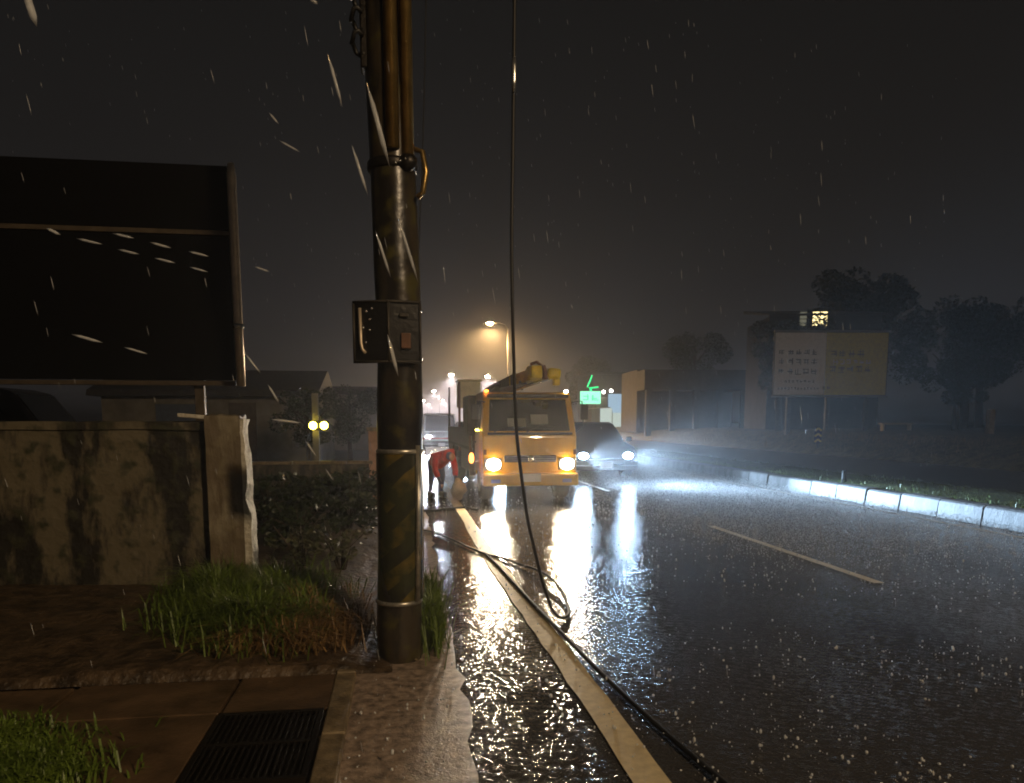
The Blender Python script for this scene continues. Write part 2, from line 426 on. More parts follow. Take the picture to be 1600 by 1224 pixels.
# far carriageway beyond the median, and its outer bank
sheet('far_road', [(12.2, -30), (19.0, -30), (19.0, 900), (12.2, 900)], 0.02, 'path')
def strip(name, xs_zs, y0, y1, ny, mat, amp=0.03, fr=0.8):
    bm_ = MB(); rows = []
    for j in range(ny + 1):
        t = j / ny; y = y0 + (y1 - y0) * t ** 1.6
        rows.append([bm_.bm.verts.new((x, y, z + (amp * mnoise.noise((x * fr, y * fr, 3.1)) if 0 < i < len(xs_zs) - 1 else 0))) for i, (x, z) in enumerate(xs_zs)])
    for j in range(ny):
        for i in range(len(xs_zs) - 1):
            bm_.bm.faces.new((rows[j][i], rows[j][i + 1], rows[j + 1][i + 1], rows[j + 1][i]))
    return structure(bm_.build(name, mat, smooth=True))
strip('median', [(9.0, 0.25), (9.3, 0.31), (9.8, 0.31), (10.5, 0.30), (11.4, 0.25), (12.0, 0.16), (12.25, 0.0)], -20, 400, 90, 'turf', 0.05, 1.2)
strip('roadside_bank', [(19.0, -0.02), (19.2, 0.12), (19.9, 0.45), (21, 0.75), (23, 0.95), (27, 1.0), (60, 1.1)], -20, 400, 70, 'bank', 0.14, 0.5)

# ragged shoulder of wet concrete beside the road
mb = MB(); L, Rr = [], []
for j in range(141):
    y = -1 + 33 * (j / 140) ** 1.5
    xr = 0.30 + 0.010 * y * (y < 12) + 0.12 * (y >= 12) + 0.07 * mnoise.noise((y * 1.3, 0, 0)) + 0.05 * mnoise.noise((y * 4.0, 5, 0))
    L.append(mb.bm.verts.new((-0.60, y, 0.010))); Rr.append(mb.bm.verts.new((xr, y, 0.006)))
for j in range(140): mb.bm.faces.new((L[j], Rr[j], Rr[j + 1], L[j + 1]))
structure(mb.build('shoulder', 'shoulder'))
# verge soil left of it
mb = MB(); rows = []
for j in range(60):
    y = 4.78 + 12 * (j / 59) ** 1.5
    row = []
    for i in range(30):
        x = -0.10 - 7.0 * (i / 29) ** 1.5
        z = 0.015 + 0.11 * min(1, i / 8) * (0.75 + 0.6 * mnoise.noise((x * 1.6, y * 1.6, 0))) + 0.02 * mnoise.noise((x * 9, y * 9, 4))
        if i == 0: z = 0.012; x += 0.05 * mnoise.noise((y * 3, 0, 8))
        if j == 0: z = 0.012
        row.append(mb.bm.verts.new((x, y, z)))
    rows.append(row)
for j in range(59):
    for i in range(29): mb.bm.faces.new((rows[j][i], rows[j + 1][i], rows[j + 1][i + 1], rows[j][i + 1]))
structure(mb.build('verge', 'soil', smooth=True))
# pavement: a cast slab in three panels, an edging strip and a drain grate
pav = MB().box((-3.4, 1.55, -0.02), (5.7, 6.4, 0.05)).build('pavement', 'slab'); structure(pav)
for (x0, x1, y0, y1) in ((-0.98, -0.42, 4.17, 4.74), (-1.9, -1.0, 4.17, 4.72), (-1.9, -1.0, 2.2, 4.15), (-3.1, -1.93, 2.2, 4.7)):
    MB().box(((x0 + x1) / 2, (y0 + y1) / 2, 0.012), (x1 - x0, y1 - y0, 0.04 + random.uniform(-.004, .004))).build('slab', 'slab', pav, bevel=0.006)
for k in range(4):
    y0 = 1.9 + k * 0.95
    MB().box((-0.36, y0 + 0.465, 0.016), (0.12, 0.93, 0.05)).build('edging_stone', 'slab_edge', pav, bevel=0.01)
dg = thing('drain_grate', 'dark slotted drain grate set in the brown pavement slab', 'drain grate', (-0.71, 3.72, 0.030))
fr = MB()
for s in (-1, 1):
    fr.box((s * 0.262, 0, 0), (0.03, 0.80, 0.03)); fr.box((0, s * 0.40, 0), (0.55, 0.03, 0.031))
fr.box((0, 0, 0), (0.5, 0.03, 0.029))
fr.build('grate_frame', 'iron', dg, bevel=0.003)
bar0 = None
for k in range(22):
    y = -0.375 + 0.75 * k / 21
    for s in (-1, 1):
        if abs(y) < 0.02: continue
        pass
me_bar = None
for k in range(17):
    x = -0.235 + 0.47 * k / 16
    if me_bar is None:
        b0 = MB().box((0, 0, 0), (0.013, 0.77, 0.022)).build('grate_bar', 'iron', dg, bevel=0.003); me_bar = b0
        b0.location = (x, 0, 0)
    else:
        b = me_bar.copy(); COL.objects.link(b); b.parent = dg; b.location = (x, 0, 0)

# painted lines
def line(name, pts, w, z, mat, ragged=0.006):
    mb_ = MB(); A, B = [], []
    for (x, y) in pts:
        A.append(mb_.bm.verts.new((x - w / 2 + random.uniform(-1, 1) * ragged, y, z))); B.append(mb_.bm.verts.new((x + w / 2 + random.uniform(-1, 1) * ragged, y, z)))
    for i in range(len(pts) - 1): mb_.bm.faces.new((A[i], B[i], B[i + 1], A[i + 1]))
    return structure(mb_.build(name, mat))
ys = [-2 + 0.28 * k for k in range(62)] + [16 + 4 * k for k in range(60)]
line('edge_line', [(1.05 + 0.03 * math.sin(y * 0.5) * (y < 12), y) for y in ys], 0.17, 0.009, 'paint')
for k in range(14):
    y0 = 6.85 + k * 10 - 10
    line('lane_dash', [(4.66 - 0.0 * k, y0 + q * 0.22) for q in range(20)], 0.11, 0.005, 'paint_w', 0.003)
line('kerb_line', [(8.42, -2 + 0.5 * k) for k in range(60)] + [(8.42, 28 + 5 * k) for k in range(60)], 0.10, 0.005, 'paint_w', 0.003)

# median kerb: individual stones
kerb = structure(MB().box((8.92, 60, -0.04), (0.16, 200, 0.06)).build('median_kerb', 'kerb'))
kp = [(8.77, 0.0), (9.07, 0.0), (9.07, 0.31), (8.845, 0.31), (8.805, 0.28)]
variants = []
for v in range(5):
    o = MB().prism([(x - 8.92 + random.uniform(-.004, .004), z) for x, z in kp], 'y', -0.49, 0.49).build('kerb_stone', 'kerb', kerb, bevel=0.012)
    variants.append(o)
for k in range(64):
    y = 4 + k * 1.0
    o = variants[k] if k < 5 else variants[random.randrange(5)].copy()
    if k >= 5: COL.objects.link(o); o.parent = kerb
    o.location = (8.92 + random.uniform(-.012, .012), y, random.uniform(-.012, .006)); o.rotation_euler = (0, random.uniform(-.01, .01), random.uniform(-.008, .008))
o = MB().prism(kp, 'y', 68, 330).build('kerb_run', 'kerb', kerb)

# ------------------------------------------------------------------ street lamps
def street_lamp(loc, label, far=False, arm=-1):
    t = thing('street_lamp', label, 'street lamp', loc, 0, 'lit street lamps along the road')
    MB().tube([(0, 0, -0.3), (0, 0, 5), (0, 0, 9.5)], [0.10, 0.07, 0.05], 12).build('lamp_post', 'darksteel', t, True)
    MB().tube([(0, 0, 9.45), (arm * 0.25, 0, 9.8), (arm * 0.8, 0, 9.95), (arm * 1.3, 0, 10.0)], 0.04, 8).build('lamp_arm', 'trim', t, True)
    hd = MB().box((arm * 1.6, 0, 10.03), (0.75, 0.32, 0.12)).build('lamp_head', 'trim', t, bevel=0.04)
    MB().ico((arm * 1.62, 0, 9.95), 0.36 if far else 0.24, 2, (1.3, 0.9, 0.6)).build('lamp_lens', 'streetlens_far' if far else 'streetlens', t, True)
    return t
SL = [((9.75, 70, 0.3), 'nearest lit street lamp in view, on the grassy median behind the truck', False),
      ((11.5, 150, 0.3), 'lit street lamp on the median, just above and left of the pale cream bucket', True),
      ((11.8, 234, 0.3), 'lit street lamp on the median, left of the dark upright post of the truck', True),
      ((12.2, 347, 0.3), 'tiny lit street lamp on the median, right at the edge of the wooden pole', True),
      ((19.1, 155, 0.3), 'lit street lamp on the far roadside, just above the dark end of the truck boom', True),
      ((19.8, 240, 0.3), 'lit street lamp on the far roadside, between the two upright posts of the truck', True),
      ((20.7, 347, 0.3), 'small lit street lamp on the far roadside, left of the truck posts', True),
      ((17.5, 430, 0.3), 'smallest and lowest lit street lamp of the far cluster beside the pole', True)]
for loc, lab, far in SL:
    street_lamp(loc, lab, far)
lamp('street_lamp_light', 'SPOT', (8.13, 70, 9.8), 16000, (1.0, 0.60, 0.24), None, (8.0, 69, 0), 0.25, 165, 0.5)
for (lx, ly, lz_), _lab, far in SL[1:]:
    lamp('street_lamp_light', 'SPOT', (lx - 1.62, ly, 9.9), 48000, (1.0, .84, .86), None, (lx - 1.7, ly, 0), 0.3, 165, 0.5)
# the lamp of the same row that stands behind the photographer
t = street_lamp((9.75, -10, 0.3), 'street lamp of the same row standing behind the photographer', False)
lamp('street_lamp_light', 'SPOT', (8.13, -10, 9.8), 3500, STREET_COL, None, (5.0, -4, 0), 0.25, 165, 0.5)

# ------------------------------------------------------------------ utility pole
up = thing('utility_pole', 'dark mossy wet utility pole with metal straps and a plate, beside the road edge', 'utility pole', (0, 5.1, 0))
mb = MB()
pts, rs = [], []
for k in range(46):
    z = -0.1 + 9.6 * k / 45
    pts.append((-0.03 + 0.03 * math.sin(z * 0.9) * 0.4 + 0.012 * min(z, 2) - 0.018 * max(0, z - 2.2), 0.01 * math.sin(z * 1.7), z)); rs.append(0.148 - 0.002 * z + 0.004 * mnoise.noise((z * 2.2, 0, 0)))
mb.tube(pts, rs, 28)
for v in mb.bm.verts:
    nn = mnoise.noise((v.co.x * 9, v.co.y * 9, v.co.z * 1.5))
    v.co.x *= 1 + 0.05 * nn; v.co.y *= 1 + 0.06 * nn
mb.build('pole_shaft', 'pole', up, True)
def band(z, mat, x0=-0.02, r=0.150, h=0.014, name='band'):
    MB().lathe([(r, -h), (r + 0.006, -h * .6), (r + 0.006, h * .6), (r, h)], (x0, 0, z), 'z', 28).build(name, mat, up, True)
band(1.40, 'zinc', -0.003); band(0.405, 'zinc', -0.026); band(2.30, 'blackplate', 0.0); band(2.0, 'blackplate', 0.0); band(3.17, 'iron', -0.02, h=0.03)
MB().tube([(-0.015, -0.155, 3.24), (-0.025, -0.155, 6), (-0.04, -0.15, 9.2)], 0.042, 14).build('conduit', 'conduit', up, True)
MB().tube([(0.075, -0.12, 3.20), (0.065, -0.12, 6), (0.05, -0.12, 9.2)], 0.040, 14).build('conduit', 'conduit', up, True)
MB().tube([(0.095, -0.118, 0.42), (0.105, -0.113, 0.9), (0.112, -0.108, 1.44)], 0.016, 10).build('earth_pipe', 'zinc', up, True)
mb = MB(); mb.tube([(0.10, -0.10, 3.26), (0.165, -0.11, 3.24), (0.185, -0.11, 3.12), (0.165, -0.11, 3.00), (0.13, -0.10, 2.97)], 0.018, 8)
mb.build('strap_hook', 'conduit', up, True)
mb = MB(); mb.ico((0.075, -0.13, 3.17), 0.055, 2, (1.1, .9, 1.0)); mb.build('clamp_head', 'iron', up, True)
mb = MB()
for k in range(3): mb.ico((0.0 + 0.03 * k, -0.172, 3.15 + 0.012 * k), 0.009, 1)
stuff(mb.build('clamp_rivets', 'bolt', up, True))
mb = MB()
cpts = []
for k in range(60):
    a = k * 0.62
    cpts.append((-0.215 + 0.035 * math.cos(a), -0.06 + 0.05 * math.sin(a), 3.80 + 0.013 * k + 0.02 * math.sin(k * 1.9)))
mb.tube(cpts, 0.014, 7); mb.build('cable_coil', 'cable', up, True)
MB().box((-0.17, 0.0, 3.98), (0.06, 0.12, 0.5)).build('coil_bracket', 'iron', up, bevel=0.01)
# bent plate strapped to the pole
pl = MB()
prof = [(-0.275, -0.10), (-0.262, -0.115), (-0.07, -0.19), (0.128, -0.165), (0.133, -0.150), (-0.07, -0.172), (-0.255, -0.095)]
pl.prism(prof, 'z', 1.955, 2.335)
plate = pl.build('sign_plate', 'blackplate', up, bevel=0.004)
fr = MB()
for z in (1.962, 2.328):
    fr.tube([(-0.275, -0.115, z), (-0.07, -0.197, z), (0.135, -0.172, z)], 0.009, 6)
for (x, y) in ((-0.275, -0.112), (-0.06, -0.198), (0.135, -0.172)):
    fr.tube([(x, y, 1.955), (x, y, 2.335)], 0.008, 6)
fr.build('plate_frame', 'darksteel', plate, True)
MB().tube([(-0.235, -0.142, 2.29), (-0.232, -0.143, 2.08), (-0.225, -0.147, 2.04), (-0.205, -0.155, 2.015)], 0.010, 8).build('plate_handle', 'tube', plate, True)
for (x, y, z) in ((-0.195, -0.152, 2.27), (-0.16, -0.166, 2.285), (-0.175, -0.16, 2.22), (-0.215, -0.143, 2.17), (-0.175, -0.16, 2.155), (-0.20, -0.150, 2.08)):
    MB().ico((x, y, z), 0.009, 1).build('bolt', 'bolt', plate, True)
MB().box((0.035, -0.196, 2.245), (0.055, 0.02, 0.022)).build('plate_latch', 'darksteel', plate, bevel=0.004)
MB().box((0.045, -0.192, 2.09), (0.06, 0.02, 0.095)).build('plate_cover', 'brown', plate, bevel=0.006)
hw = MB()
hw.lathe([(.1475, .42), (.1475, .9), (.1475, 1.385)], (-.012, 0, 0), 'z', 32)
for f in [f for f in hw.bm.faces if len(f.verts) > 4]: hw.bm.faces.remove(f)
hw.build('hazard_wrap', 'wrap', up, True)
# thin guard tube behind the pole
gp = tag(MB().tube([(0.15, 5.95, -0.05), (0.152, 5.95, 0.8), (0.160, 5.95, 1.70)], 0.016, 10).build('guard_tube', 'conduit', None, True), 'slim wet brown guard tube standing just behind the right of the utility pole', 'guard tube')

# fallen cable
uc = thing('fallen_cable', 'black cable hanging down in front of the truck and looping on the road', 'cable', (0, 0, 0))
hang = [(0.90, 5.9, 10.5), (0.885, 5.9, 6.5), (0.872, 5.9, 4.62), (0.862, 5.9, 3.74), (0.852, 5.9, 2.83), (0.872, 5.9, 1.9), (0.895, 5.9, 1.45), (0.968, 5.9, 0.89), (1.03, 5.9, 0.60), (1.095, 5.9, 0.34), (1.165, 5.9, 0.13), (1.21, 5.9, 0.055), (1.27, 5.91, 0.022), (1.35, 6.05, 0.02),
        (1.41, 6.4, 0.02), (1.455, 6.9, 0.035), (1.45, 7.4, 0.05), (1.39, 7.85, 0.04), (1.28, 8.25, 0.022), (1.14, 8.67, 0.02), (0.99, 8.95, 0.02), (0.81, 9.53, 0.022), (0.62, 10.3, 0.02), (0.36, 11.0, 0.022), (-0.2, 11.4, 0.03), (-1.2, 11.6, 0.18)]
def smooth_path(p, n=5):
    p = [Vector(q) for q in p]; out = []
    for i in range(len(p) - 1):
        a, b, c, d = p[max(i - 1, 0)], p[i], p[i + 1], p[min(i + 2, len(p) - 1)]
        for k in range(n):
            t = k / n
            out.append(0.5 * ((2 * b) + (c - a) * t + (2 * a - 5 * b + 4 * c - d) * t * t + (3 * b - a - 3 * c + d) * t ** 3))
    out.append(p[-1]); return out
MB().tube(smooth_path(hang), 0.0135, 9).build('cable_run', 'cable', uc, True)
MB().tube([(0.868, 5.885, 4.22), (0.866, 5.885, 4.16), (0.865, 5.885, 4.05), (0.864, 5.885, 3.98)], [0.012, 0.022, 0.022, 0.012], 10).build('cable_splice', 'bolt', uc, True)
c2 = [(0.97, 9.06, 0.02), (1.03, 8.29, 0.02), (1.075, 7.28, 0.022), (1.11, 6.48, 0.022), (1.15, 5.78, 0.022), (1.185, 5.14, 0.022), (1.225, 4.52, 0.022), (1.29, 3.79, 0.022), (1.37, 3.1, 0.022), (1.5, 2.2, 0.022), (1.6, 1.0, 0.022)]
tag(MB().tube(smooth_path(c2), 0.014, 9).build('road_cable', 'cable', None, True), 'thick black cable lying along the right side of the cream edge line', 'cable')
c3 = [(-0.6, 13.3, 0.03), (0.0, 13.4, 0.025), (0.45, 13.51, 0.02), (0.83, 13.75, 0.02), (1.13, 13.91, 0.02), (1.35, 13.6, 0.02)]
tag(MB().tube(smooth_path(c3), 0.02, 8).build('shoulder_cable', 'cable', None, True), 'short dark cable lying across the shoulder in front of the truck wheels', 'cable')
# faint overhead line behind the pole
tag(MB().tube(smooth_path([(0.55, 11.5, 11.0), (0.50, 12.4, 8.0), (0.42, 13.0, 5.6), (0.30, 13.4, 3.6)]), 0.012, 6).build('slack_wire', 'cable', None, True), 'thin slack wire hanging in the dark sky just right of the utility pole', 'wire')

# ------------------------------------------------------------------ left: wall, board
cw = thing('concrete_wall', 'mouldy stained concrete garden wall with a chipped end pillar, left of the pole', 'wall', (0, 0, 0))
mb = MB().box((-5.0, 7.50, 0.76), (6.46, 0.16, 1.62))
bmesh.ops.subdivide_edges(mb.bm, edges=mb.bm.edges, cuts=14, use_grid_fill=True)
for v in mb.bm.verts:
    if v.co.z > 1.5: v.co.z += 0.05 * mnoise.noise((v.co.x * 2.5, 0, 1)) - 0.01
    v.co.y += 0.012 * mnoise.noise((v.co.x * 5, 0, v.co.z * 5))
mb.build('wall_panel', 'wall', cw)
mb = MB()
mb.box((-5.0, 7.50, 1.555), (6.46, 0.20, 0.07))
bmesh.ops.subdivide_edges(mb.bm, edges=mb.bm.edges, cuts=20, use_grid_fill=True)
for v in mb.bm.verts:
    v.co += Vector((0, 0.015, 0.025)) * mnoise.noise((v.co.x * 6, v.co.y * 6, v.co.z * 6))
mb.build('wall_coping', 'wall', cw)
mb = MB().box((-1.585, 7.42, 0.79), (0.31, 0.30, 1.70))
bmesh.ops.subdivide_edges(mb.bm, edges=mb.bm.edges, cuts=12, use_grid_fill=True)
for v in mb.bm.verts:
    k = mnoise.noise((v.co.x * 14, v.co.y * 14, v.co.z * 7))
    if v.co.z > 1.55: v.co.z += 0.03 * k
    v.co.x += 0.006 * k; v.co.y += 0.006 * k
pil = mb.build('end_pillar', 'pillar', cw)
mb = MB().box((-1.410, 7.395, 0.78), (0.045, 0.26, 1.66))
bmesh.ops.subdivide_edges(mb.bm, edges=mb.bm.edges, cuts=26, use_grid_fill=True)
for v in mb.bm.verts:
    k = mnoise.noise((v.co.x * 5, v.co.y * 20, v.co.z * 9)); k2 = mnoise.noise((3, 0, v.co.z * 3.1))
    if v.co.x > -1.41:
        up_ = max(0, min(1, (v.co.z - 0.75) / 0.15))
        v.co.x += (0.02 * k - 0.04 * max(0, k2 + 0.15)) * up_ + 0.012 * k * (1 - up_) + 0.02 * (1 - up_)
    v.co.y += 0.02 * k
mb.build('chipped_render', 'whitewash', pil)
MB().box((-1.85, 7.46, 1.635), (0.30, 0.16, 0.035), Matrix.Rotation(R(5), 3, 'Y')).build('loose_coping_tile', 'whitewash', cw, bevel=0.008)
wp = MB()
brd = thing('dark_signboard', 'large black two-panel signboard with a pale right edge tube, above the wall', 'signboard', (0, 0, 0))
wf = 7.9
for (z0, z1) in ((3.385, 3.975), (1.985, 3.335)):
    MB().box((-4.6, wf, (z0 + z1) / 2), (6.06, 0.05, z1 - z0)).build('board_panel', 'board', brd, bevel=0.006)
MB().box((-4.6, wf - 0.012, 3.36), (6.06, 0.07, 0.045)).build('board_rail', 'boardframe', brd, bevel=0.006)
MB().box((-4.6, wf - 0.012, 1.955), (6.06, 0.07, 0.045)).build('board_rail', 'boardframe', brd, bevel=0.006)
MB().tube([(-1.525, wf - 0.02, 1.93), (-1.53, wf - 0.02, 2.5), (-1.535, wf - 0.02, 3.9), (-1.535, wf - 0.02, 4.0)], [0.043, 0.043, 0.043, 0.03], 12).build('edge_tube', 'tube', brd, True)
MB().lathe([(0.055, -0.02), (0.055, 0.02)], (-1.528, wf - 0.02, 2.50), 'z', 12).build('tube_collar', 'bolt', brd, True)
for x in (-1.93, -4.2, -6.6):
    MB().box((x, wf + 0.06, 1.98), (0.09, 0.07, 4.0)).build('board_post', 'boardframe', brd, bevel=0.006)

# ------------------------------------------------------------------ vehicles
def wheel(parent, c, r, w, name='wheel', n=24):
    x, y, z = c
    t = MB().lathe([(r * 0.62, -w / 2), (r * 0.93, -w / 2), (r, -w * 0.32), (r, w * 0.32), (r * 0.93, w / 2), (r * 0.62, w / 2)], c, 'x', n).build(name, 'rubber', parent, True)
    s = 1 if x > 0 else -1
    MB().lathe([(r * 0.60, -w * 0.52), (r * 0.56, -w * 0.3), (r * 0.2, -w * 0.34), (r * 0.18, -w * .55), (r * 0.18, w * .55), (r * 0.2, w * 0.34), (r * 0.56, w * 0.3), (r * 0.60, w * 0.52)], c, 'x', n).build('rim', 'rim', t, True)
    return t

def car(name, label, cat, loc, rz, paint, W=1.78, Lc=4.4, Hc=1.55, lights=None, stripe=False, van=False, gap=1.22, lz=0.66):
    t = thing(name, label, cat, loc, rz)
    if van:
        body = [(0, .32), (-.02, .62), (.06, .80), (.75, 1.02), (.95, 1.08), (Lc - .03, 1.10), (Lc, .9), (Lc, .32)]
        cabp = [(.78, 1.03), (1.45, Hc - .06), (1.7, Hc), (Lc - .25, Hc), (Lc - .04, Hc - .12), (Lc, 1.1)]
        ws = ((.80, 1.06), (1.43, Hc - .10))
    else:
        body = [(0, .30), (-.03, .52), (.05, .78), (.35, .90), (1.15, 1.0), (Lc - .5, 1.02), (Lc - .08, .95), (Lc, .6), (Lc - .02, .30)]
        cabp = [(1.08, .99), (1.85, Hc - .05), (2.2, Hc), (Lc - 1.0, Hc - .02), (Lc - .3, 1.0)]
        ws = ((1.12, 1.02), (1.83, Hc - .08))
    MB().prism(body, 'x', -W / 2, W / 2).build('car_body', paint, t, bevel=0.06, seg=3)
    mb = MB().prism(cabp, 'x', -W / 2 + .06, W / 2 - .06)
    for v in mb.bm.verts:
        if v.co.z > 1.15: v.co.x *= 0.86
    mb.build('cabin', paint, t, bevel=0.05, seg=3)
    (ya, za), (yb, zb) = ws
    nrm = Vector((0, -(zb - za), yb - ya)).normalized() * 0.02
    g = MB()
    for d in (0.0, 1.0):
        pass
    a, b = W / 2 - .16, (W / 2 - .06) * .86 - .07
    P = [Vector((-a, ya, za)), Vector((a, ya, za)), Vector((b, yb, zb)), Vector((-b, yb, zb))]
    A = [g.bm.verts.new(p + nrm) for p in P]; B = [g.bm.verts.new(p - nrm) for p in P]
    g.bm.faces.new(A); g.bm.faces.new(B[::-1])
    for i in range(4): g.bm.faces.new((A[i], B[i], B[(i + 1) % 4], A[(i + 1) % 4]))
    g.build('windscreen', 'glass', t)
    for s in (-1, 1):
        gl = MB()
        y1, y2 = (1.55, Lc - .4) if van else (1.6, Lc - .75)
        q = [(s * (W / 2 - .055), y1 - .28, 1.10), (s * (W / 2 - .055), y2 + .1, 1.10), (s * ((W / 2 - .06) * .87), y2, Hc - .14), (s * ((W / 2 - .06) * .87), y1 + .12, Hc - .14)]
        for dx in (0, s * .012): pass
        A = [gl.bm.verts.new((x + s * .004, y, z)) for x, y, z in q]; B = [gl.bm.verts.new((x - s * .02, y, z)) for x, y, z in q]
        gl.bm.faces.new(A); gl.bm.faces.new(B[::-1])
        for i in range(4): gl.bm.faces.new((A[i], B[i], B[(i + 1) % 4], A[(i + 1) % 4]))
        gl.build('side_window', 'glass', t)
        MB().box((s * (W / 2 + .09), 1.2, 1.08), (.17, .09, .13)).build('mirror', paint, t, bevel=0.03)
        for y in (.85, Lc - .85): wheel(t, (s * (W / 2 - .11), y, .33), .33, .21)
        hl = MB().ico((s * gap / 2, .02, lz), .115, 2, (1.15, .55, .75)).build('headlight', lights or 'glass', t, True)
    MB().box((0, -.035, .52), (W * .55, .04, .15)).build('grille', 'black', t, bevel=0.015)
    MB().box((0, -.05, .35), (W * .96, .08, .14)).build('bumper', 'black', t, bevel=0.03)
    MB().box((0, -.10, .42), (.34, .015, .16)).build('number_plate', 'plate_white', t)
    if stripe:
        MB().box((0, -.025, .72), (W * .98, .06, .10)).build('red_band', 'redstripe', t, bevel=0.02)
    return t

oc = car('oncoming_car', 'dark oncoming car with two bright white headlights, right of the yellow truck', 'car', (5.38, 19.8, 0), 0, 'carpaint', lights='hl_led')
for s in (-1, 1):
    lamp('headlight_beam', 'SPOT', (5.38 + s * .61, 19.50, .66), 9500, LED_COL, None, (8.5 + .5 * s, 10.0, 0.2), 0.09, 58, 1.0)
    lamp('headlight_spread', 'SPOT', (5.38 + s * .61, 19.49, .68), 600, LED_COL, None, (8.9, 17.2, .35), 0.09, 62, 1.0)
fv = car('emergency_van', 'white van with a red band and glaring white headlights, far behind the man in red', 'van', (2.0, 38, 0), 0, 'whitepaint', 1.9, 4.9, 1.95, 'hl_far', True, True, 1.25, .80)
sv = car('follower_car', 'dark car with lit headlights stopped close behind the yellow truck', 'car', (2.75, 25.2, 0), 0, 'carpaint', lights='hl_led', lz=.56)
for s in (-1, 1):
    lamp('headlight_beam', 'SPOT', (2.75 + s * .61, 25.02, .56), 1500, LED_COL, None, (2.75 + s * .6, 12, 0.0), 0.08, 40, 0.6)
    lamp('headlight_beam', 'SPOT', (2.0 + s * .62, 37.8, .8), 700, (0.82, 0.86, 1), None, (1.2 + s * .4, 20, 0.3), 0.08, 50, 0.6)
car('parked_van', 'dark unlit van parked behind the mouldy concrete wall under the black signboard', 'van', (-3.75, 12.1, 0), R(93), 'vanpaint', 1.8, 4.4, 2.05, None, False, True)

# ---- bucket truck
TX, TY = 2.49, 14.75
tk = thing('bucket_truck', 'orange yellow bucket truck with lit headlights and a boom folded over its cab', 'truck', (TX, TY, 0), R(1.0))
W2 = 0.925
prof = [(0.02, .44), (-.02, .62), (0.0, 1.30), (.05, 1.36), (.30, 2.04), (.42, 2.13), (.6, 2.16), (1.5, 2.16), (1.56, 2.1), (1.56, .50), (1.2, .48), (1.15, .78), (.45, .78), (.4, .48)]
mb = MB().prism(prof, 'x', -W2, W2)
for v in mb.bm.verts:
    if v.co.z > 1.4: v.co.x *= 0.945
mb.build('cab', 'yellow', tk, bevel=0.035, seg=3)
def slab_on(P, th, name, mat, parent, bev=0.0):
    P = [Vector(p) for p in P]; nrm = (P[1] - P[0]).cross(P[3] - P[0]).normalized() * th
    g = MB(); A = [g.bm.verts.new(p + nrm) for p in P]; B = [g.bm.verts.new(p - nrm) for p in P]
    g.bm.faces.new(A); g.bm.faces.new(B[::-1])
    for i in range(len(P)): g.bm.faces.new((A[i], B[i], B[(i + 1) % len(P)], A[(i + 1) % len(P)]))
    return g.build(name, mat, parent, bevel=bev)
wsn = slab_on([(-.80, .055, 1.39), (.80, .055, 1.39), (.755, .285, 2.00), (-.755, .285, 2.00)], .016, 'windscreen', 'glass', tk, 0.006)
MB().box((-.25, .085, 1.56), (.36, .012, .17), Matrix.Rotation(R(-20), 3, 'X')).build('dash_paper', 'interior', wsn)
MB().box((.20, .11, 1.62), (.34, .012, .20), Matrix.Rotation(R(-20), 3, 'X')).build('dash_paper', 'interior', wsn)
for x in (-.42, .22):
    MB().tube([(x - .28, .035, 1.375), (x, .065, 1.50), (x + .30, .06, 1.47)], .009, 6).build('wiper', 'black', wsn, True)
MB().box((0, .24, 2.075), (1.62, .10, .07)).build('sun_visor', 'darksteel', tk, bevel=0.02)
MB().box((0, -.02, 1.345), (1.66, .05, .05)).build('cowl_strip', 'black', tk, bevel=0.012)
gr = MB().box((0, -.03, .86), (1.02, .05, .13)).build('grille', 'black', tk, bevel=0.015)
for k in range(3):
    MB().box((0, -.058, .82 + k * .04), (.98, .012, .010)).build('grille_bar', 'trim', gr)
MB().lathe([(.055, -.012), (.055, .012)], (0, -.065, .86), 'y', 18).build('round_emblem', 'silver', gr, True)
bp_ = MB().box((0, -.07, .46), (1.88, .20, .24)).build('bumper', 'yellow', tk, bevel=0.04, seg=3)
MB().box((0, -.178, .50), (.36, .012, .16)).build('number_plate', 'plate_white', bp_)
for s in (-1, 1):
    MB().box((s * .70, -.178, .44), (.18, .012, .07)).build('fog_lamp', 'trim', bp_, bevel=0.01)
    hs = MB().box((s * .73, -.02, .755), (.34, .06, .24)).build('headlight_housing', 'trim', tk, bevel=0.04, seg=3)
    MB().ico((s * .725, -.065, .755), .125, 2, (1.15, .45, .95)).build('headlight', 'hl_warm', hs, True)
    MB().box((s * .885, -.03, .99), (.055, .04, .10)).build('turn_signal', 'brown', tk, bevel=0.01)
    # mirrors on arms
    ar = MB().tube([(s * .86, .16, 1.95), (s * 1.03, .02, 1.97), (s * 1.06, 0.0, 1.5), (s * .90, .1, 1.35)], .012, 6).build('mirror_arm', 'black', tk, True)
    MB().box((s * 1.075, 0.0, 1.76), (.15, .05, .30)).build('mirror', 'black', ar, bevel=0.02)
    slab_on([(s * (W2 + .002), .35, 1.42), (s * (W2 + .002), 1.15, 1.42), (s * (W2 * .95 + .002), 1.15, 1.98), (s * (W2 * .95 + .002), .48, 1.98)], .006, 'side_window', 'glass', tk)
    d = MB().box((s * (W2 + .004), .78, .98), (.012, .80, .80)).build('door', 'yellow', tk, bevel=0.005)
    MB().box((s * (W2 + .022), 1.08, 1.16), (.02, .14, .03)).build('handle', 'black', d, bevel=0.006)
    MB().ico((s * .80, .40, 2.17), .035, 1, (1.4, 1, .8)).build('roof_marker_lamp', 'smallwhite' if s > 0 else 'amber', tk, True)
MB().ico((-1.10, .42, .86), .07, 2, (.7, .7, 1.5)).build('amber_side_lamp', 'amber', tk, True)
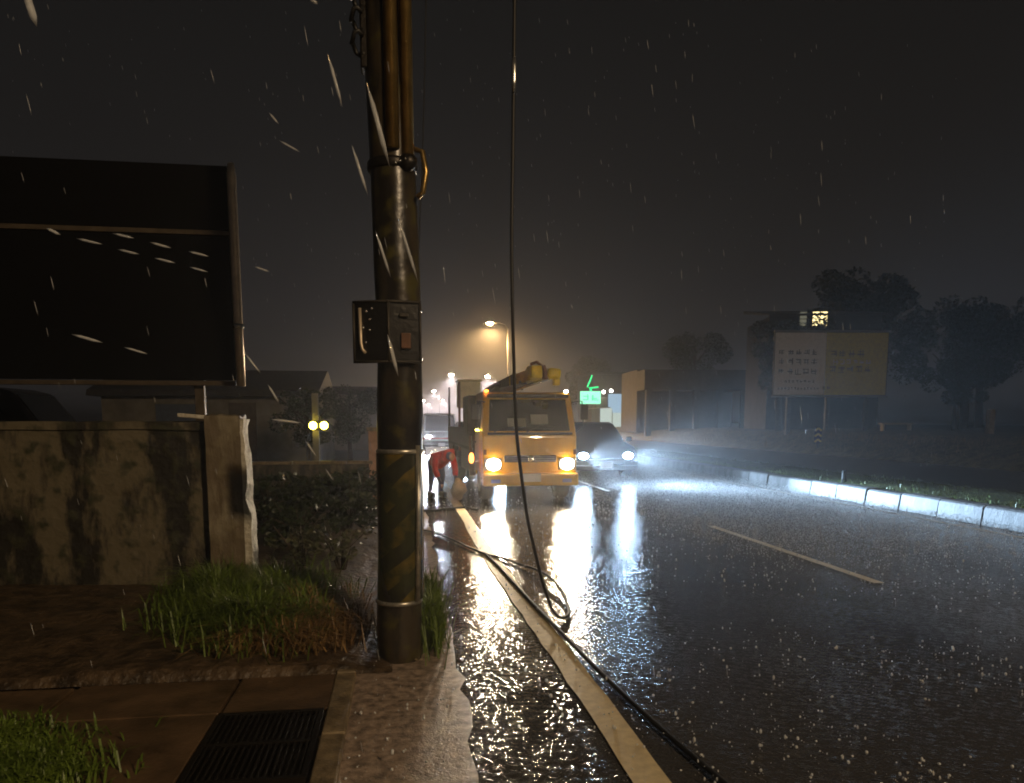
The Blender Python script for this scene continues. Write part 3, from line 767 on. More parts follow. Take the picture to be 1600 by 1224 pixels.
MB().tube([(-.92, .5, .80), (-1.10, .42, .80)], .012, 6).build('side_lamp_arm', 'black', tk, True)
MB().ico((-.99, .22, 1.415), .035, 2, (1.6, .7, .6)).build('yellow_side_marker', 'yellowlamp', tk, True)
for s in (-1, 1):
    wheel(tk, (s * .78, .80, .40), .40, .24)
    for q in (0, 1): wheel(tk, (s * (.80 - .26 * q), 5.9, .40), .40, .22)
MB().tube([(-.8, .80, .40), (.8, .80, .40)], .055, 10).build('front_axle', 'chassis', tk, True)
ax = MB(); ax.tube([(-.8, 5.9, .40), (-.2, 5.9, .40), (0, 5.9, .40), (.2, 5.9, .40), (.8, 5.9, .40)], [.06, .08, .19, .08, .06], 12); ax.build('rear_axle', 'chassis', tk, True)
for s in (-1, 1):
    MB().box((s * .38, 4.4, .62), (.09, 7.6, .18)).build('chassis_rail', 'chassis', tk, bevel=0.01)
    MB().box((s * .72, 3.3, .70), (.40, 2.2, .50)).build('tool_locker', 'darksteel', tk, bevel=0.02)
    MB().box((s * .72, 7.4, .76), (.40, 1.4, .42)).build('tool_locker', 'darksteel', tk, bevel=0.02)
    MB().box((s * .915, 5.1, 1.22), (.04, 6.6, .42)).build('side_board', 'darksteel', tk, bevel=0.01)
    MB().box((s * .90, 2.05, 1.00), (.14, .16, 1.2)).build('outrigger_leg', 'brown', tk, bevel=0.015)
    MB().box((s * .90, 8.2, 1.62), (.06, .06, 1.9)).build('rear_post', 'darksteel', tk, bevel=0.01)
MB().box((0, 5.1, .97), (1.84, 6.7, .08)).build('deck', 'chassis', tk, bevel=0.01)
MB().box((-.90, 5.0, 1.70), (.06, .06, 1.75)).build('front_post', 'brown', tk, bevel=0.01)
MB().lathe([(.40, 1.0), (.40, 1.25), (.28, 1.35), (.26, 1.75), (.34, 1.80), (.34, 1.9)], (-.25, 3.6, 0), 'z', 20).build('turret', 'darksteel', tk, True)
MB().box((-.25, 3.6, 2.05), (.55, .7, .45)).build('turret_head', 'darksteel', tk, bevel=0.05)
MB().box((-.72, 2.3, 1.70), (.62, 1.0, .86)).build('control_cabinet', 'darksteel', tk, bevel=0.04)
MB().tube([(-.66, 2.1, 2.0), (-.56, 2.0, 2.24), (-.40, 2.0, 2.36), (-.3, 1.9, 2.36)], .05, 8).build('hose_bundle', 'cable', tk, True)
def beam(a, b, w, h, name, mat, parent, bev=0.02):
    a, b = Vector(a), Vector(b); d = b - a
    q = d.to_track_quat('Y', 'Z').to_matrix()
    return MB().box((a + b) / 2, (w, d.length, h), q).build(name, mat, parent, bevel=bev)
lb = beam((-.30, 3.8, 2.22), (-.10, .7, 2.40), .26, .26, 'lower_boom', 'darksteel', tk)
ub = beam((-.16, 1.0, 2.38), (.20, -.05, 2.52), .22, .22, 'upper_boom', 'yellow2', tk)
MB().box((.06, -.10, 2.51), (.23, .34, .24), Matrix.Rotation(R(10), 3, 'Z')).build('boom_knuckle', 'yellow2', tk, bevel=0.04)
MB().box((.235, -.16, 2.50), (.07, .3, .27), Matrix.Rotation(R(-14), 3, 'Y')).build('knuckle_link', 'brown', tk, bevel=0.02)
MB().box((.40, -.22, 2.475), (.25, .30, .20), Matrix.Rotation(R(6), 3, 'Y')).build('boom_tip', 'yellow2', tk, bevel=0.05)
MB().box((.46, -.22, 2.33), (.12, .16, .14)).build('tip_bracket', 'yellow2', tk, bevel=0.02)
MB().tube([(-.22, .30, 2.20), (.33, -.22, 2.395)], .030, 10).build('hydraulic_ram', 'silver', tk, True)
MB().tube([(-.45, .75, 2.20), (-.05, .20, 2.285)], .050, 10).build('ram_sleeve', 'trim', tk, True)
MB().tube([(.0, -.05, 2.66), (.10, -.12, 2.70), (.20, -.15, 2.62)], .030, 8).build('boom_hose', 'brown', tk, True)
MB().tube([(-.10, .5, 2.2), (-.08, .52, 2.37)], .05, 8).build('boom_rest', 'darksteel', tk, True)
bk = MB().box((-.55, 6.0, 2.27), (.60, .62, .70)).build('bucket', 'cream', tk, bevel=0.05, seg=3)
MB().box((-.55, 6.0, 2.635), (.66, .68, .05)).build('bucket_rim', 'cream', bk, bevel=0.02)
MB().box((-.55, 5.9, 1.55), (.12, .12, 1.0)).build('bucket_cradle', 'darksteel', tk)
lamp('cab_front_spill', 'POINT', (TX, 14.0, 0.55), 0.0, HALO_COL, None, None, 0.1)
for s in (-1, 1):
    lamp('headlight_beam', 'SPOT', (TX + s * .725, TY - .20, .755), 330, HALO_COL, None, (TX - 2.2 + s * .6, 4, 0.05), 0.09, 95, 0.6)

# ------------------------------------------------------------------ man in a red raincoat with a sack
def skin_mesh(name, nodes, edges, mat, parent, sub=2):
    me = bpy.data.meshes.new(name)
    me.from_pydata([n_[0] for n_ in nodes], edges, [])
    o = bpy.data.objects.new(name, me); COL.objects.link(o); o.parent = parent
    me.materials.append(M[mat])
    o.modifiers.new('skin', 'SKIN')
    if not me.skin_vertices:
        me.attributes.new('skin', 'SKIN', 'POINT') if False else None
    bpy.context.view_layer.objects.active = o
    lay = me.skin_vertices[0].data if me.skin_vertices else None
    if lay:
        for i, n_ in enumerate(nodes):
            r_ = n_[1]; lay[i].radius = r_ if isinstance(r_, tuple) else (r_, r_)
        lay[0].use_root = True
    sb = o.modifiers.new('subdivision', 'SUBSURF'); sb.levels = sub; sb.render_levels = sub
    for p in me.polygons: p.use_smooth = True
    o.modifiers['skin'].use_smooth_shade = True
    return o
pe = thing('person', 'person in a red hooded raincoat and blue trousers bending over beside the truck', 'person', (0.72, 16.1, 0), R(20))
nodes = [((0, 0, .74), .13), ((0.03, -.10, .82), .14), ((.07, -.24, .90), .15), ((.10, -.36, .90), .07), ((.12, -.47, .88), (.085, .10)), ((.13, -.55, .85), .07),
         ((-.11, .0, .70), .095), ((-.13, -.06, .40), .065), ((-.13, .02, .09), .045), ((-.14, -.12, .04), .04),
         ((.10, .02, .70), .095), ((.13, -.04, .40), .065), ((.12, .05, .09), .045), ((.13, -.09, .04), .04),
         ((-.13, -.27, .86), .06), ((-.17, -.36, .60), .045), ((-.12, -.48, .40), .032), ((-.10, -.53, .32), .036),
         ((.26, -.25, .86), .06), ((.28, -.37, .60), .045), ((.22, -.50, .42), .032), ((.20, -.55, .34), .036)]
edges = [(0, 1), (1, 2), (2, 3), (3, 4), (4, 5), (0, 6), (6, 7), (7, 8), (8, 9), (0, 10), (10, 11), (11, 12), (12, 13), (2, 14), (14, 15), (15, 16), (16, 17), (2, 18), (18, 19), (19, 20), (20, 21)]
skin_mesh('body', nodes, edges, 'trousers', pe)
jn = [((0, .02, .62), (.20, .17)), ((.02, -.06, .76), (.20, .17)), ((.07, -.24, .91), (.20, .17)), ((.10, -.37, .92), (.11, .11)), ((.115, -.45, .90), (.13, .135)),
      ((-.13, -.27, .87), .085), ((-.17, -.36, .61), .068), ((-.13, -.46, .44), .06), ((.26, -.25, .87), .085), ((.28, -.37, .61), .068), ((.23, -.48, .46), .06)]
je = [(0, 1), (1, 2), (2, 3), (3, 4), (2, 5), (5, 6), (6, 7), (2, 8), (8, 9), (9, 10)]
skin_mesh('raincoat', jn, je, 'coat', pe)
MB().ico((.125, -.565, .865), .075, 2, (.85, .5, 1.05)).build('face', 'skin', pe, True)
for s in (-1, 1):
    MB().box((s * .13, -.05, .06), (.10, .28, .12)).build('boot', 'boot', pe, bevel=0.03)
    for k in range(4):
        x0 = -.115 + .015 * k if s < 0 else .19 + .015 * k
        MB().tube([(x0, -.54, .31), (x0 + .004, -.56, .27), (x0 + .004, -.545, .235 + .006 * abs(k - 1.5))], [.009, .008, .006], 6).build('finger', 'skin', pe, True)
mb = MB().ico((0, 0, .20), .15, 3, (1.0, .8, 1.25))
for v in mb.bm.verts:
    n3 = mnoise.noise((v.co.x * 6, v.co.y * 6, v.co.z * 6)) + .5 * mnoise.noise((v.co.x * 13, v.co.y * 13, v.co.z * 13))
    v.co += (v.co - Vector((0, 0, .20))).normalized() * .05 * n3
    if v.co.z > .32: v.co.x *= .6; v.co.y *= .6; v.co.z += .06
    v.co.z = max(v.co.z, .0)
sk = mb.build('sack', 'sack', None, True); sk.location = (1.13, 15.35, 0.0)
tag(sk, 'crumpled pale plastic sack on the road between the person and the truck', 'sack')

# ------------------------------------------------------------------ right side: billboard, house, shops
bb = thing('billboard', 'roadside billboard, half white with rows of print and half olive yellow, on the far bank', 'billboard', (23.7, 40.3, 0), R(-7))
bw, bz0, bz1 = 3.15, 2.95, 6.45
MB().box((0, 0.06, (bz0 + bz1) / 2), (bw * 2 + .1, .10, bz1 - bz0 + .1)).build('board_backing', 'darksteel', bb, bevel=0.02)
MB().box((-bw * .55, 0, (bz0 + bz1) / 2), (bw * .9, .02, bz1 - bz0 - .1)).build('white_panel', 'bbwhite', bb)
MB().box((bw * .45, 0, (bz0 + bz1) / 2), (bw * 1.09, .02, bz1 - bz0 - .1)).build('yellow_panel', 'bbyellow', bb)
MB().box((0, -.02, bz1 + .03), (bw * 2 + .2, .14, .10)).build('top_rail', 'trim', bb, bevel=0.02)
MB().box((0, -.02, bz0 - .03), (bw * 2 + .2, .14, .10)).build('bottom_rail', 'trim', bb, bevel=0.02)
for x in (-2.2, 0, 2.2): MB().box((x, .25, 3.0), (.22, .22, 7.0)).build('billboard_post', 'darksteel', bb, bevel=0.02)
def glyph(mb_, x, z, s, y=-.014):
    rn = random.Random(int(x * 977 + z * 331) + 5)
    for _ in range(3):
        zz = z + rn.uniform(-.42, .42) * s; mb_.box((x + rn.uniform(-.05, .05) * s, y, zz), (s * rn.uniform(.55, .95), .004, s * .10))
    for _ in range(2):
        xx = x + rn.uniform(-.38, .38) * s; mb_.box((xx, y - .0025, z + rn.uniform(-.1, .1) * s), (s * .10, .004, s * rn.uniform(.5, .95)))
def print_rows(parent, rows, mat):
    mb_ = MB()
    for (x0, x1, z, s) in rows:
        x = x0
        while x < x1 - s * .3:
            glyph(mb_, x + s / 2, z, s); x += s * 1.22
    o = stuff(mb_.build('print', mat, parent))
    return o
print_rows(bb, [(-2.95, -2.6, 5.35, .30), (-2.45, -.75, 5.35, .36), (-2.95, -2.6, 4.82, .34), (-2.45, -.75, 4.82, .36), (-2.95, -2.6, 4.28, .34), (-2.45, -.75, 4.28, .36), (-2.6, -1.0, 3.75, .18), (-2.95, -.7, 3.36, .15)], 'ink')
print_rows(bb, [(-.1, 1.6, 5.28, .42), (-.1, 2.2, 4.40, .40), (-.45, .1, 3.38, .22)], 'inkolive')
print_rows(bb, [(.1, 2.1, 4.82, .30)], 'bbwhite')

hs = thing('dark_house', 'dark house behind the billboard with one bright yellow window showing above it', 'house', (27.5, 46.5, 1.0), R(-12))
MB().box((-.6, 3, 3.6), (7, 6, 7.2)).build('house_wall', 'dimwall', hs)
mb = MB().prism([(-.7, 7.25), (6.6, 8.4), (6.6, 8.2), (-.7, 7.12)], 'x', -4.3, 3.1); mb.build('house_roof', 'broof', hs)
wl_ = MB().box((-1.12, -.03, 7.0), (1.30, .05, 1.05)).build('window', 'board', hs); 
hs.children[-1]
for (x, w, mt) in ((-2.02, .42, 'windim'), (-1.22, .42, 'winlit'), (-.74, .42, 'winlit')):
    for z in (6.77, 7.23):
        MB().box((x, -.06, z), (w, .012, .42)).build('pane', mt, wl_)
# shops with lit signs
sh = thing('corner_shop', 'shop block with lit blue and pale sign boxes at the roadside beyond the dark car', 'shop', (21.5, 81, 0.5), R(0))
MB().box((4.5, 4, 3.0), (11, 7, 6.0)).build('shop_wall', 'dimwall', sh)
MB().box((4.5, 3.8, 6.1), (11.4, 7.6, .25)).build('shop_roof', 'broof', sh)
s1 = MB().box((1.35, -.3, 2.9), (1.5, .25, 2.0)).build('blue_sign_box', 'signblue', sh, bevel=0.03)
s2 = MB().box((.35, -.35, 1.25), (1.25, .25, 2.3)).build('pale_sign_box', 'signpale', sh, bevel=0.03)
s3 = MB().box((1.55, -.35, .95), (.9, .25, 1.9)).build('pale_sign_box', 'signpale', sh, bevel=0.03)
mb = MB().box((.98, -.30, 1.2), (.06, .3, 2.0)); mb.build('sign_divider', 'trim', sh)
MB().box((-.1, -.2, 3.0), (1.2, .2, 1.1)).build('unlit_sign_box', 'trim', sh, bevel=0.03)
for x in (.0, .85):
    MB().ico((x, -.5, 4.1 + .12 * (x > .5)), .17, 2).build('flood_lamp', 'smallwhite', sh, True)
pg = thing('pharmacy_sign', 'small lit mint green sign box on a post with a green neon figure on top', 'sign', (19.7, 79, 0.5), 0)
MB().box((0, 0, 3.45), (2.15, .3, 1.30)).build('sign_box', 'signmint', pg, bevel=0.05)
mb = MB(); 
for x in (-.5, .45): glyph(mb, x, 3.45, .8, -.16)
stuff(mb.build('print', 'signgreen', pg))
mb = MB()
mb.tube([(.15, 0, 5.75), (-.05, 0, 5.2), (-.35, 0, 4.55), (-.05, 0, 4.42), (.85, 0, 4.55)], .075, 8)
mb.build('neon_figure', 'signgreen', pg, True)
MB().tube([(-.05, 0, 4.5), (0.05, 0, 4.2), (.0, 0, 3.9)], .12, 8).build('neon_stem', 'signgreen', pg, True)
MB().tube([(-.6, .1, -.5), (-.6, .1, 2.9)], .07, 8).build('sign_post', 'trim', pg, True)
MB().tube([(-1.0, .1, 2.25), (2.2, .1, 2.45)], .05, 8).build('cross_bar', 'trim', pg, True)
ar = thing('arcade_building', 'pale columned arcade building half lost in the haze right of the dark car', 'building', (20.2, 60, 0.6), R(-4))
MB().box((3.4, 6, 2.6), (8.2, 6, 5.2)).build('building_wall', 'dimwall', ar)
MB().box((3.4, 1.3, 4.2), (8.6, 3.4, 1.6)).build('upper_floor', 'dimwall', ar)
for k in range(5):
    MB().box((-.5 + k * 1.95, -.15, 1.6), (.45, .45, 3.7)).build('column', 'dimwall', ar, bevel=0.03)
# small roadside things
cm = thing('chevron_post', 'small yellow and black chevron marker post on the grass beyond the far road', 'marker post', (16.9 + 2.6, 34, .1), 0)
MB().box((0, 0, .55), (.10, .06, 1.2)).build('post', 'black', cm)
for k in range(3):
    for s in (-1, 1):
        MB().box((s * .08, -.045, .55 + k * .26), (.20, .02, .085), Matrix.Rotation(R(35 * s), 3, 'Y')).build('chevron', 'markyellow', cm)
MB().box((0, -.03, .82), (.36, .02, .84)).build('chevron_board', 'black', cm)
be = thing('white_bench', 'low pale bench on the dark bank to the right under the billboard', 'bench', (26.6, 38.5, 1.0), R(-10))
MB().box((0, 0, .42), (1.7, .4, .07)).build('seat', 'bench', be, bevel=0.01)
for s in (-1, 1): MB().box((s * .72, 0, .2), (.09, .34, .42)).build('leg', 'bench', be, bevel=0.01)
pb = tag(MB().box((0, 0, .55), (.28, .28, 1.2)).build('stone_post', 'slab_edge', None, bevel=0.05), 'short brown stone post on the grass bank near the right edge', 'post')
pb.location = (26.4, 31.5, .95)
dp = tag(MB().tube([(0, 0, 0), (0, 0, .30)], .05, 10).build('delineator_post', 'rubber', None, True), 'short dark delineator post at the back of the median kerb', 'post')
dp.location = (9.25, 15.0, .25)

# ------------------------------------------------------------------ left background
sd = thing('long_shed', 'long low dark roofed shed in the dark behind the wall', 'shed', (-6.4, 28, 0), 0)
MB().box((0, 3, 1.2), (7.2, 6, 2.45)).build('shed_wall', 'bwall', sd)
MB().prism([(-.5, 2.42), (-.4, 2.62), (3, 3.5), (6.5, 2.6), (6.5, 2.4)], 'x', -3.9, 3.65).build('shed_roof', 'broof', sd)
MB().box((-1.0, -.04, 1.6), (1.7, .08, 1.1)).build('blue_shutter', 'blue', sd)
MB().box((1.0, -.04, 1.15), (.9, .08, 2.1)).build('shed_door', 'boardframe', sd)
h2 = thing('distant_house', 'dim pale house with flat dark roof far off just left of the pole', 'house', (-1.5, 41, 0), 0)
MB().box((0, 3, 1.5), (4.4, 6, 2.9)).build('house_wall', 'bwall', h2)
MB().box((0, 2.9, 3.12), (4.9, 6.6, .40)).build('house_roof', 'broof', h2)
lw = thing('low_wall', 'low brown garden wall with pale coping in the dark left of the pole', 'wall', (-2.1, 13.9, 0), R(2))
MB().box((0, 0, .40), (3.2, .14, .86)).build('wall_panel', 'wall', lw)
for k in range(7):
    MB().box((-1.38 + .46 * k, 0, .86), (.45, .22, .055)).build('coping_tile', 'slab_edge', lw, bevel=0.01)
gt = thing('gate_pillar', 'narrow salmon pillar standing tight against the left side of the pole', 'pillar', (-0.44, 14.0, 0), 0)
MB().box((0, 0, .70), (.24, .24, 1.42)).build('pillar_shaft', 'pinkwall', gt, bevel=0.01)
MB().box((0, 0, 1.445), (.30, .30, .07)).build('pillar_cap', 'slab_edge', gt, bevel=0.01)
bc = thing('warning_beacon', 'pair of glowing yellow warning lamps on a pale post left of the pole', 'warning light', (-2.03, 20, 0), 0)
MB().box((-.08, .05, 1.1), (.16, .16, 2.35)).build('post', 'bwall', bc, bevel=0.01)
MB().box((0, 0, 1.47), (.50, .10, .24)).build('lamp_bracket', 'black', bc, bevel=0.02)
for s in (-1, 1): MB().ico((s * .135, -.07, 1.47), .10, 2, (1, .5, 1)).build('lamp_lens', 'yellowlamp', bc, True)

# ------------------------------------------------------------------ vegetation
def blades(name, spots, mat, hmin, hmax, lean=0.5, parent=None):
    mb_ = MB()
    for (x, y, z0) in spots:
        h = random.uniform(hmin, hmax) * (1 + .55 * mnoise.noise((x * 3.5, y * 3.5, 7))); a = random.uniform(0, 6.283); w = random.uniform(.003, .007)
        dx, dy = math.cos(a), math.sin(a); ln = random.uniform(.15, lean) * h
        px, py = -dy * w, dx * w
        p0 = Vector((x, y, z0)); p1 = p0 + Vector((dx * ln * .35, dy * ln * .35, h * .6)); p2 = p0 + Vector((dx * ln, dy * ln, h * (.95 - ln / h * .3)))
        V = [mb_.bm.verts.new(q) for q in (p0 + Vector((px, py, 0)), p0 - Vector((px, py, 0)), p1 - Vector((px, py, 0)) * .8, p1 + Vector((px, py, 0)) * .8, p2)]
        mb_.bm.faces.new((V[0], V[1], V[2], V[3])); mb_.bm.faces.new((V[3], V[2], V[4]))
    me = bpy.data.meshes.new(name); mb_.bm.to_mesh(me); mb_.bm.free(); me.materials.append(M[mat])
    o = bpy.data.objects.new(name, me); COL.objects.link(o)
    return stuff(o)
def gz(x, y): return 0.05
def cluster(cx, cy, rx, ry, n, z=.03):
    return [(cx + rx * random.gauss(0, .5), cy + ry * random.gauss(0, .5), z) for _ in range(n)]
blades('grass', cluster(-1.18, 6.35, .50, .75, 8500, .05) + cluster(-1.5, 6.7, .35, .5, 1800, .05) + cluster(-1.0, 5.6, .36, .45, 3200, .04), 'grass', .12, .40, 1.5)
blades('dry_grass', cluster(-.60, 5.75, .26, .5, 2600, .04) + cluster(-.85, 5.25, .35, .2, 1300, .03), 'grass_dry', .10, .34, 1.8)
blades('roadside_grass', cluster(.20, 5.75, .09, .55, 1300, .005) + cluster(.22, 6.6, .10, .5, 500, .005), 'grass', .12, .36, .8)
blades('corner_grass', cluster(-2.15, 3.75, .5, .3, 4200, .03) + cluster(-1.75, 3.45, .35, .22, 2200, .03), 'grass', .04, .13, 1.6)
sp = []
for k in range(9000):
    y = 3 + 40 * random.random() ** 1.6; x = 9.12 + 2.9 * random.random() ** 1.3
    if mnoise.noise((x * .8, y * .5, 2)) > -.25: sp.append((x, y, .27 - .04 * (x - 9.1)))
blades('median_grass', sp, 'grass', .05, .16, 1.0)
sp = [(19.3 + 6 * random.random(), 14 + 40 * random.random(), .35 + .1 * random.random() + .1) for k in range(6000)]
sp = [(x, y, .12 + .6 * min(1, (x - 19.2) / 2.0)) for x, y, z in sp]
blades('bank_grass', sp, 'grass_dry', .12, .40, .9)

def leaf_cloud(name, n, rx, ry, rz_, cz, mat, size, parent, lobes=9):
    mb_ = MB()
    L_ = [(Vector((max(-.75, min(.75, random.gauss(0, .45))) * rx, max(-.75, min(.75, random.gauss(0, .45))) * ry, cz + max(-.5, min(.5, random.gauss(0, .42))) * rz_)), random.uniform(.25, .5)) for _ in range(lobes)]
    for _ in range(n):
        c, s = random.choice(L_); s *= (.75 if lobes > 20 else 1)
        d = Vector((random.gauss(0, 1), random.gauss(0, 1), random.gauss(0, 1))).normalized() * random.uniform(.5, 1) ** .5
        p = c + Vector((d.x * rx * s, d.y * ry * s, d.z * rz_ * s * .8))
        a = Vector((random.gauss(0, 1), random.gauss(0, 1), random.gauss(0, .6))).normalized(); b = a.cross(Vector((random.gauss(0, 1), random.gauss(0, 1), random.gauss(0, 1)))).normalized()
        q = size * random.uniform(.6, 1.4)
        V = [mb_.bm.verts.new(p + a * q), mb_.bm.verts.new(p + b * q * .45), mb_.bm.verts.new(p - a * q), mb_.bm.verts.new(p - b * q * .45)]
        mb_.bm.faces.new(V)
    me = bpy.data.meshes.new(name); mb_.bm.to_mesh(me); mb_.bm.free(); me.materials.append(M[mat])
    o = bpy.data.objects.new(name, me); COL.objects.link(o); o.parent = parent
    return o
def make_tree(h, r, n, label, group, leafsize=.22):
    t = thing('tree', label, 'tree', (0, 0, 0), 0, group)
    mb_ = MB(); mb_.tube([(0, 0, -.2), (.08, .05, h * .3), (-.05, .02, h * .6), (.1, 0, h * .85)], [h * .03, h * .024, h * .016, h * .006], 8)
    for k in range(6):
        a = k * 1.05 + random.random(); z = h * random.uniform(.3, .65); l_ = r * random.uniform(.5, .9)
        mb_.tube([(0, 0, z), (math.cos(a) * l_ * .5, math.sin(a) * l_ * .5, z + h * .1), (math.cos(a) * l_, math.sin(a) * l_, z + h * .22)], [h * .012, h * .008, h * .003], 6)
    mb_.build('trunk', 'bark', t, True)
    leaf_cloud('crown', n, r, r, h * .42, h * .62, 'leaf', leafsize, t, 26)
    return t
G_R = 'dark trees on the bank right of the road'
t1 = make_tree(7.5, 2.6, 8000, '', G_R, .11); t2 = make_tree(9.5, 3.0, 9000, '', G_R, .12)
TR = [(35, 44, 1.15, 0, 'dark round tree on the bank right of the billboard, half in the frame edge'), (34, 52, 1.2, 1, 'tall dark tree behind the right end of the billboard'), (23.2, 45, 1.0, 0, 'dark bushy tree standing behind the left end of the billboard'),
      (38, 62, 1.5, 1, 'tallest dark tree against the sky behind the pale bench'), (30.5, 39, .65, 0, 'small dark tree just right of the billboard near the stone post'), (27.5, 70, 1.0, 1, 'dark tree between the arcade building and the billboard'),
      (41, 50, 1.3, 0, 'dark tree at the far right edge of the view'), (24, 98, 1.0, 1, 'hazy dark tree behind the shop signs')]
for i, (x, y, s, k, lab) in enumerate(TR):
    base = (t1, t2)[k]
    if i == 0: o = t1; o.location = (x, y, .9); o.scale = (s,) * 3
    elif i == 1: o = t2; o.location = (x, y, .9); o.scale = (s,) * 3
    else: o = dup(base, (x, y, .9), random.uniform(0, 6), s)
    o['label'] = lab; o['group'] = G_R
G_L = 'dark trees and bushes left of the pole'
TL = [(-2.6, 22.5, .36, 0, 'small dark tree beside the yellow warning lamps'), (-1.5, 24, .30, 1, 'dark bushy tree just left of the utility pole behind the low wall'), (-12, 40, .75, 1, 'dark tree behind the long shed')]
for x, y, s, k, lab in TL:
    dup((t1, t2)[k], (x, y, 0), random.uniform(0, 6), s, lab, G_L)
# bushes between the wall and the pole
def bush(loc, rx, ry, h, n, mat, label, size, group=None, stems=9):
    t = thing('bush', label, 'bush', loc, 0, group)
    mb_ = MB()
    for k in range(stems):
        a = random.uniform(0, 6.28); q = random.uniform(.3, 1)
        mb_.tube([(0, 0, -.05), (math.cos(a) * rx * q * .4, math.sin(a) * ry * q * .4, h * .5), (math.cos(a) * rx * q, math.sin(a) * ry * q, h * random.uniform(.7, 1.05))], [.012, .008, .003], 5)
    stuff(mb_.build('stem', 'bark', t, True))
    leaf_cloud('foliage', n, rx, ry, h * .5, h * .5, mat, size, t, 12)
    return t
G_B = 'bushes between the wall and the pole'
bush((-1.85, 11.2, 0), 1.1, .9, .95, 2200, 'leaf', 'dark leafy bush in front of the low wall, nearest the concrete pillar', .06, G_B)
bush((-.75, 11.0, 0), .75, .8, 1.0, 1700, 'leaf', 'dark leafy bush in front of the salmon pillar, left of the pole', .06, G_B)
bush((-.62, 8.0, 0), .35, .35, .60, 260, 'leaf_pale', 'thin pale weed with bare twigs close to the left side of the pole', .035, G_B, 16)
bush((-1.05, 8.3, 0), .4, .4, .52, 240, 'leaf_pale', 'low pale weed growing between the grass clump and the bushes', .04, G_B, 14)
bush((-1.25, 9.6, 0), .6, .5, .70, 900, 'leaf', 'low dark shrub behind the pale weeds', .05, G_B)
# scattered stones and debris on the verge
mb = MB()
for k in range(160):
    x, y = random.uniform(-1.0, .25), random.uniform(4.85, 7.5)
    r_ = random.uniform(.006, .022); mb.ico((x, y, .03), r_, 1, (1, random.uniform(.6, 1.2), .6))
stuff(mb.build('verge_pebbles', 'slab_edge'))

# ------------------------------------------------------------------ rain: splashes on the road, falling drops
mb = MB()
ico = bmesh.new(); bmesh.ops.create_icosphere(ico, subdivisions=1, radius=1.0)
iv = [v.co.copy() for v in ico.verts]; ifc = [[v.index for v in f.verts] for f in ico.faces]; ico.free()
V, Fc = [], []
def drop(c, s, axis=None):
    b = len(V)
    q = Vector((0, 0, 1)).rotation_difference(Vector(axis).normalized()).to_matrix() if axis else None
    for v in iv:
        w = Vector((v.x * s[0], v.y * s[1], v.z * s[2]))
        if q: w = q @ w
        V.append((c[0] + w.x, c[1] + w.y, c[2] + w.z))
    Fc.extend([[b + i for i in f] for f in ifc])
for k in range(9000):
    y = 2.6 + 15 * random.random() ** 1.7 if k < 5000 else random.uniform(6, 26)
    x = random.uniform(-.3, min(8.6, 1.4 + .95 * y)) if k < 5000 else random.uniform(3.4, 8.6)
    if k < 5000 and mnoise.noise((x * .9, y * .6, 4)) < random.uniform(-.35, .1): continue
    n_ = random.choice((1, 1, 1, 2, 3))
    for q in range(n_):
        r_ = random.choice((.0014, .0018, .0022, .003, .0042, .0062)) * random.uniform(.8, 1.2) * (1 + .05 * y)
        st = random.choice((.8, 1, 1, 1.3, 2.0))
        drop((x + random.gauss(0, .012) * (q > 0), y + random.gauss(0, .012) * (q > 0), .006 + r_ * st + random.random() ** 3 * .07), (r_, r_, r_ * st))
def flush(name, mat):
    me = bpy.data.meshes.new(name); me.from_pydata([tuple(v) for v in V], [], Fc); me.materials.append(M[mat])
    me.polygons.foreach_set('use_smooth', [True] * len(me.polygons))
    o = bpy.data.objects.new(name, me); COL.objects.link(o); V.clear(); Fc.clear()
    return stuff(o)
ov = [Vector(q) for q in ((1, 0, 0), (-1, 0, 0), (0, 1, 0), (0, -1, 0), (0, 0, 1), (0, 0, -1))]
of = [(0, 2, 4), (2, 1, 4), (1, 3, 4), (3, 0, 4), (2, 0, 5), (1, 2, 5), (3, 1, 5), (0, 3, 5)]
for k in range(100000):                                       # the knee-low spray the rain throws up from the open lanes
    y = 7 + 22 * random.random() ** .85; x = 3.9 + 4.85 * random.random() ** .75; z = .004 + .13 * random.random() ** 2.2
    if y < 9.5 and random.random() > (y - 7) / 2.5: continue
    r_ = random.uniform(.0025, .0065); b = len(V)
    for q in ov: V.append((x + q.x * r_, y + q.y * r_, z + q.z * r_ * 1.6))
    Fc.extend([[b + i for i in f] for f in of])
flush('rain_splash', 'splash')
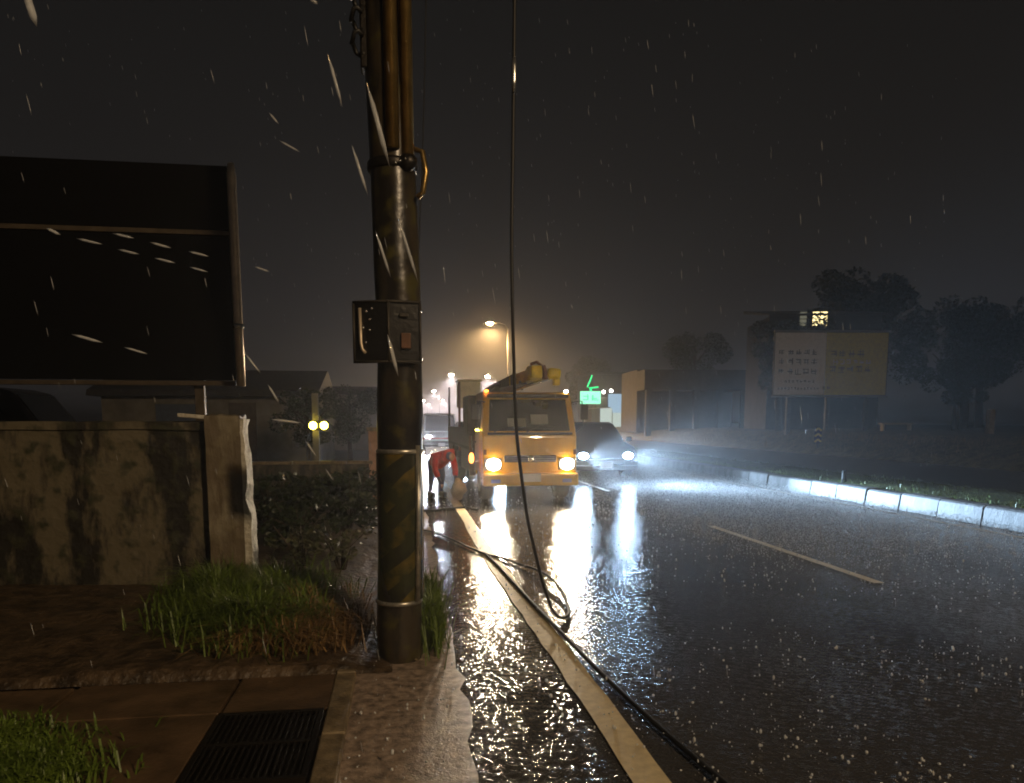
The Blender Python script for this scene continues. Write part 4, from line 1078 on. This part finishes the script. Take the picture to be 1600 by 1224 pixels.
# falling drops drawn long by their speed of fall, slanting with the wind
AX = (0.17, 0.05, -1.0)
for k in range(750):
    y = random.uniform(2.4, 24); x = random.uniform(-.55 * y, .75 * y); z = random.uniform(.2, 1.6 + .5 * y)
    l_ = random.uniform(.012, .03); drop((x, y, z), (.0008 + .00016 * y, .0008 + .00016 * y, l_ * 1.3), (AX[0] + random.gauss(0, .04), AX[1], AX[2]))
near = [
        (-0.527, 1.30, 2.202, 0.0200, 0.0108, 0.27),
        (-0.112, 1.60, 2.248, 0.0373, 0.0060, 0.27),
        (-0.030, 1.50, 2.136, 0.0567, 0.0088, 0.27),
        (-0.069, 1.60, 2.085, 0.0370, 0.0060, 0.31),
        (-0.029, 1.70, 1.948, 0.0374, 0.0057, 0.32),
        (0.023, 1.70, 1.960, 0.0544, 0.0064, 0.31),
        (-0.012, 1.60, 1.731, 0.0326, 0.0073, 0.24),
        (-0.322, 1.80, 1.726, 0.0217, 0.0045, 0.75),
        (-0.280, 1.80, 1.660, 0.0186, 0.0045, 0.56),
        (-0.268, 1.90, 1.598, 0.0259, 0.0063, 8.50),
        (-0.214, 1.90, 1.534, 0.0183, 0.0040, 0.65),
        (-0.171, 1.90, 1.469, 0.0138, 0.0032, 0.62),
        (-0.676, 1.70, 1.973, 0.0108, 0.0057, 2.13),
        (-0.610, 1.70, 1.956, 0.0188, 0.0042, 4.91),
        (-0.545, 1.70, 1.969, 0.0159, 0.0042, 4.85),
        (-0.537, 1.70, 1.938, 0.0160, 0.0042, 4.78),
        (-0.475, 1.70, 1.953, 0.0163, 0.0042, 4.06),
        (-0.468, 1.70, 1.923, 0.0156, 0.0042, 4.57),
        (-0.402, 1.70, 1.938, 0.0152, 0.0042, 4.42),
        (-0.403, 1.70, 1.907, 0.0140, 0.0035, 3.95),
        (-0.626, 1.70, 1.765, 0.0230, 0.0057, 3.66),
        (-0.534, 1.70, 1.742, 0.0178, 0.0042, 3.46),
        (-0.286, 2.00, 2.317, 0.0129, 0.0042, 0.88),
        (-0.252, 2.00, 2.255, 0.0206, 0.0042, 1.96),
        (-0.139, 1.50, 2.339, 0.0066, 0.0056, 1.41),
        (-0.327, 2.00, 1.966, 0.0140, 0.0042, 3.21),]
for (x, y, z, l_, r_, sl) in near:
    drop((x, y, z), (r_ * .58, r_ * .58, l_ * 1.35), (sl, .0, -1))
flush('falling_rain', 'rain')

# ------------------------------------------------------------------ air: rain haze
mh = bpy.data.materials.new('haze'); mh.use_nodes = True
nh, lh = mh.node_tree.nodes, mh.node_tree.links
nh.clear()
oh = nh.new('ShaderNodeOutputMaterial'); vh = nh.new('ShaderNodeVolumePrincipled')
vh.inputs['Color'].default_value = (0.93, 0.94, 0.97, 1)
vh.inputs['Density'].default_value = HAZE_DENSITY
vh.inputs['Anisotropy'].default_value = 0.75
lh.new(vh.outputs[0], oh.inputs['Volume'])
hz = MB().box((0, 720, 5.2), (1840, 1600, 12.6)).build('haze', mh)
hz['kind'] = 'stuff'
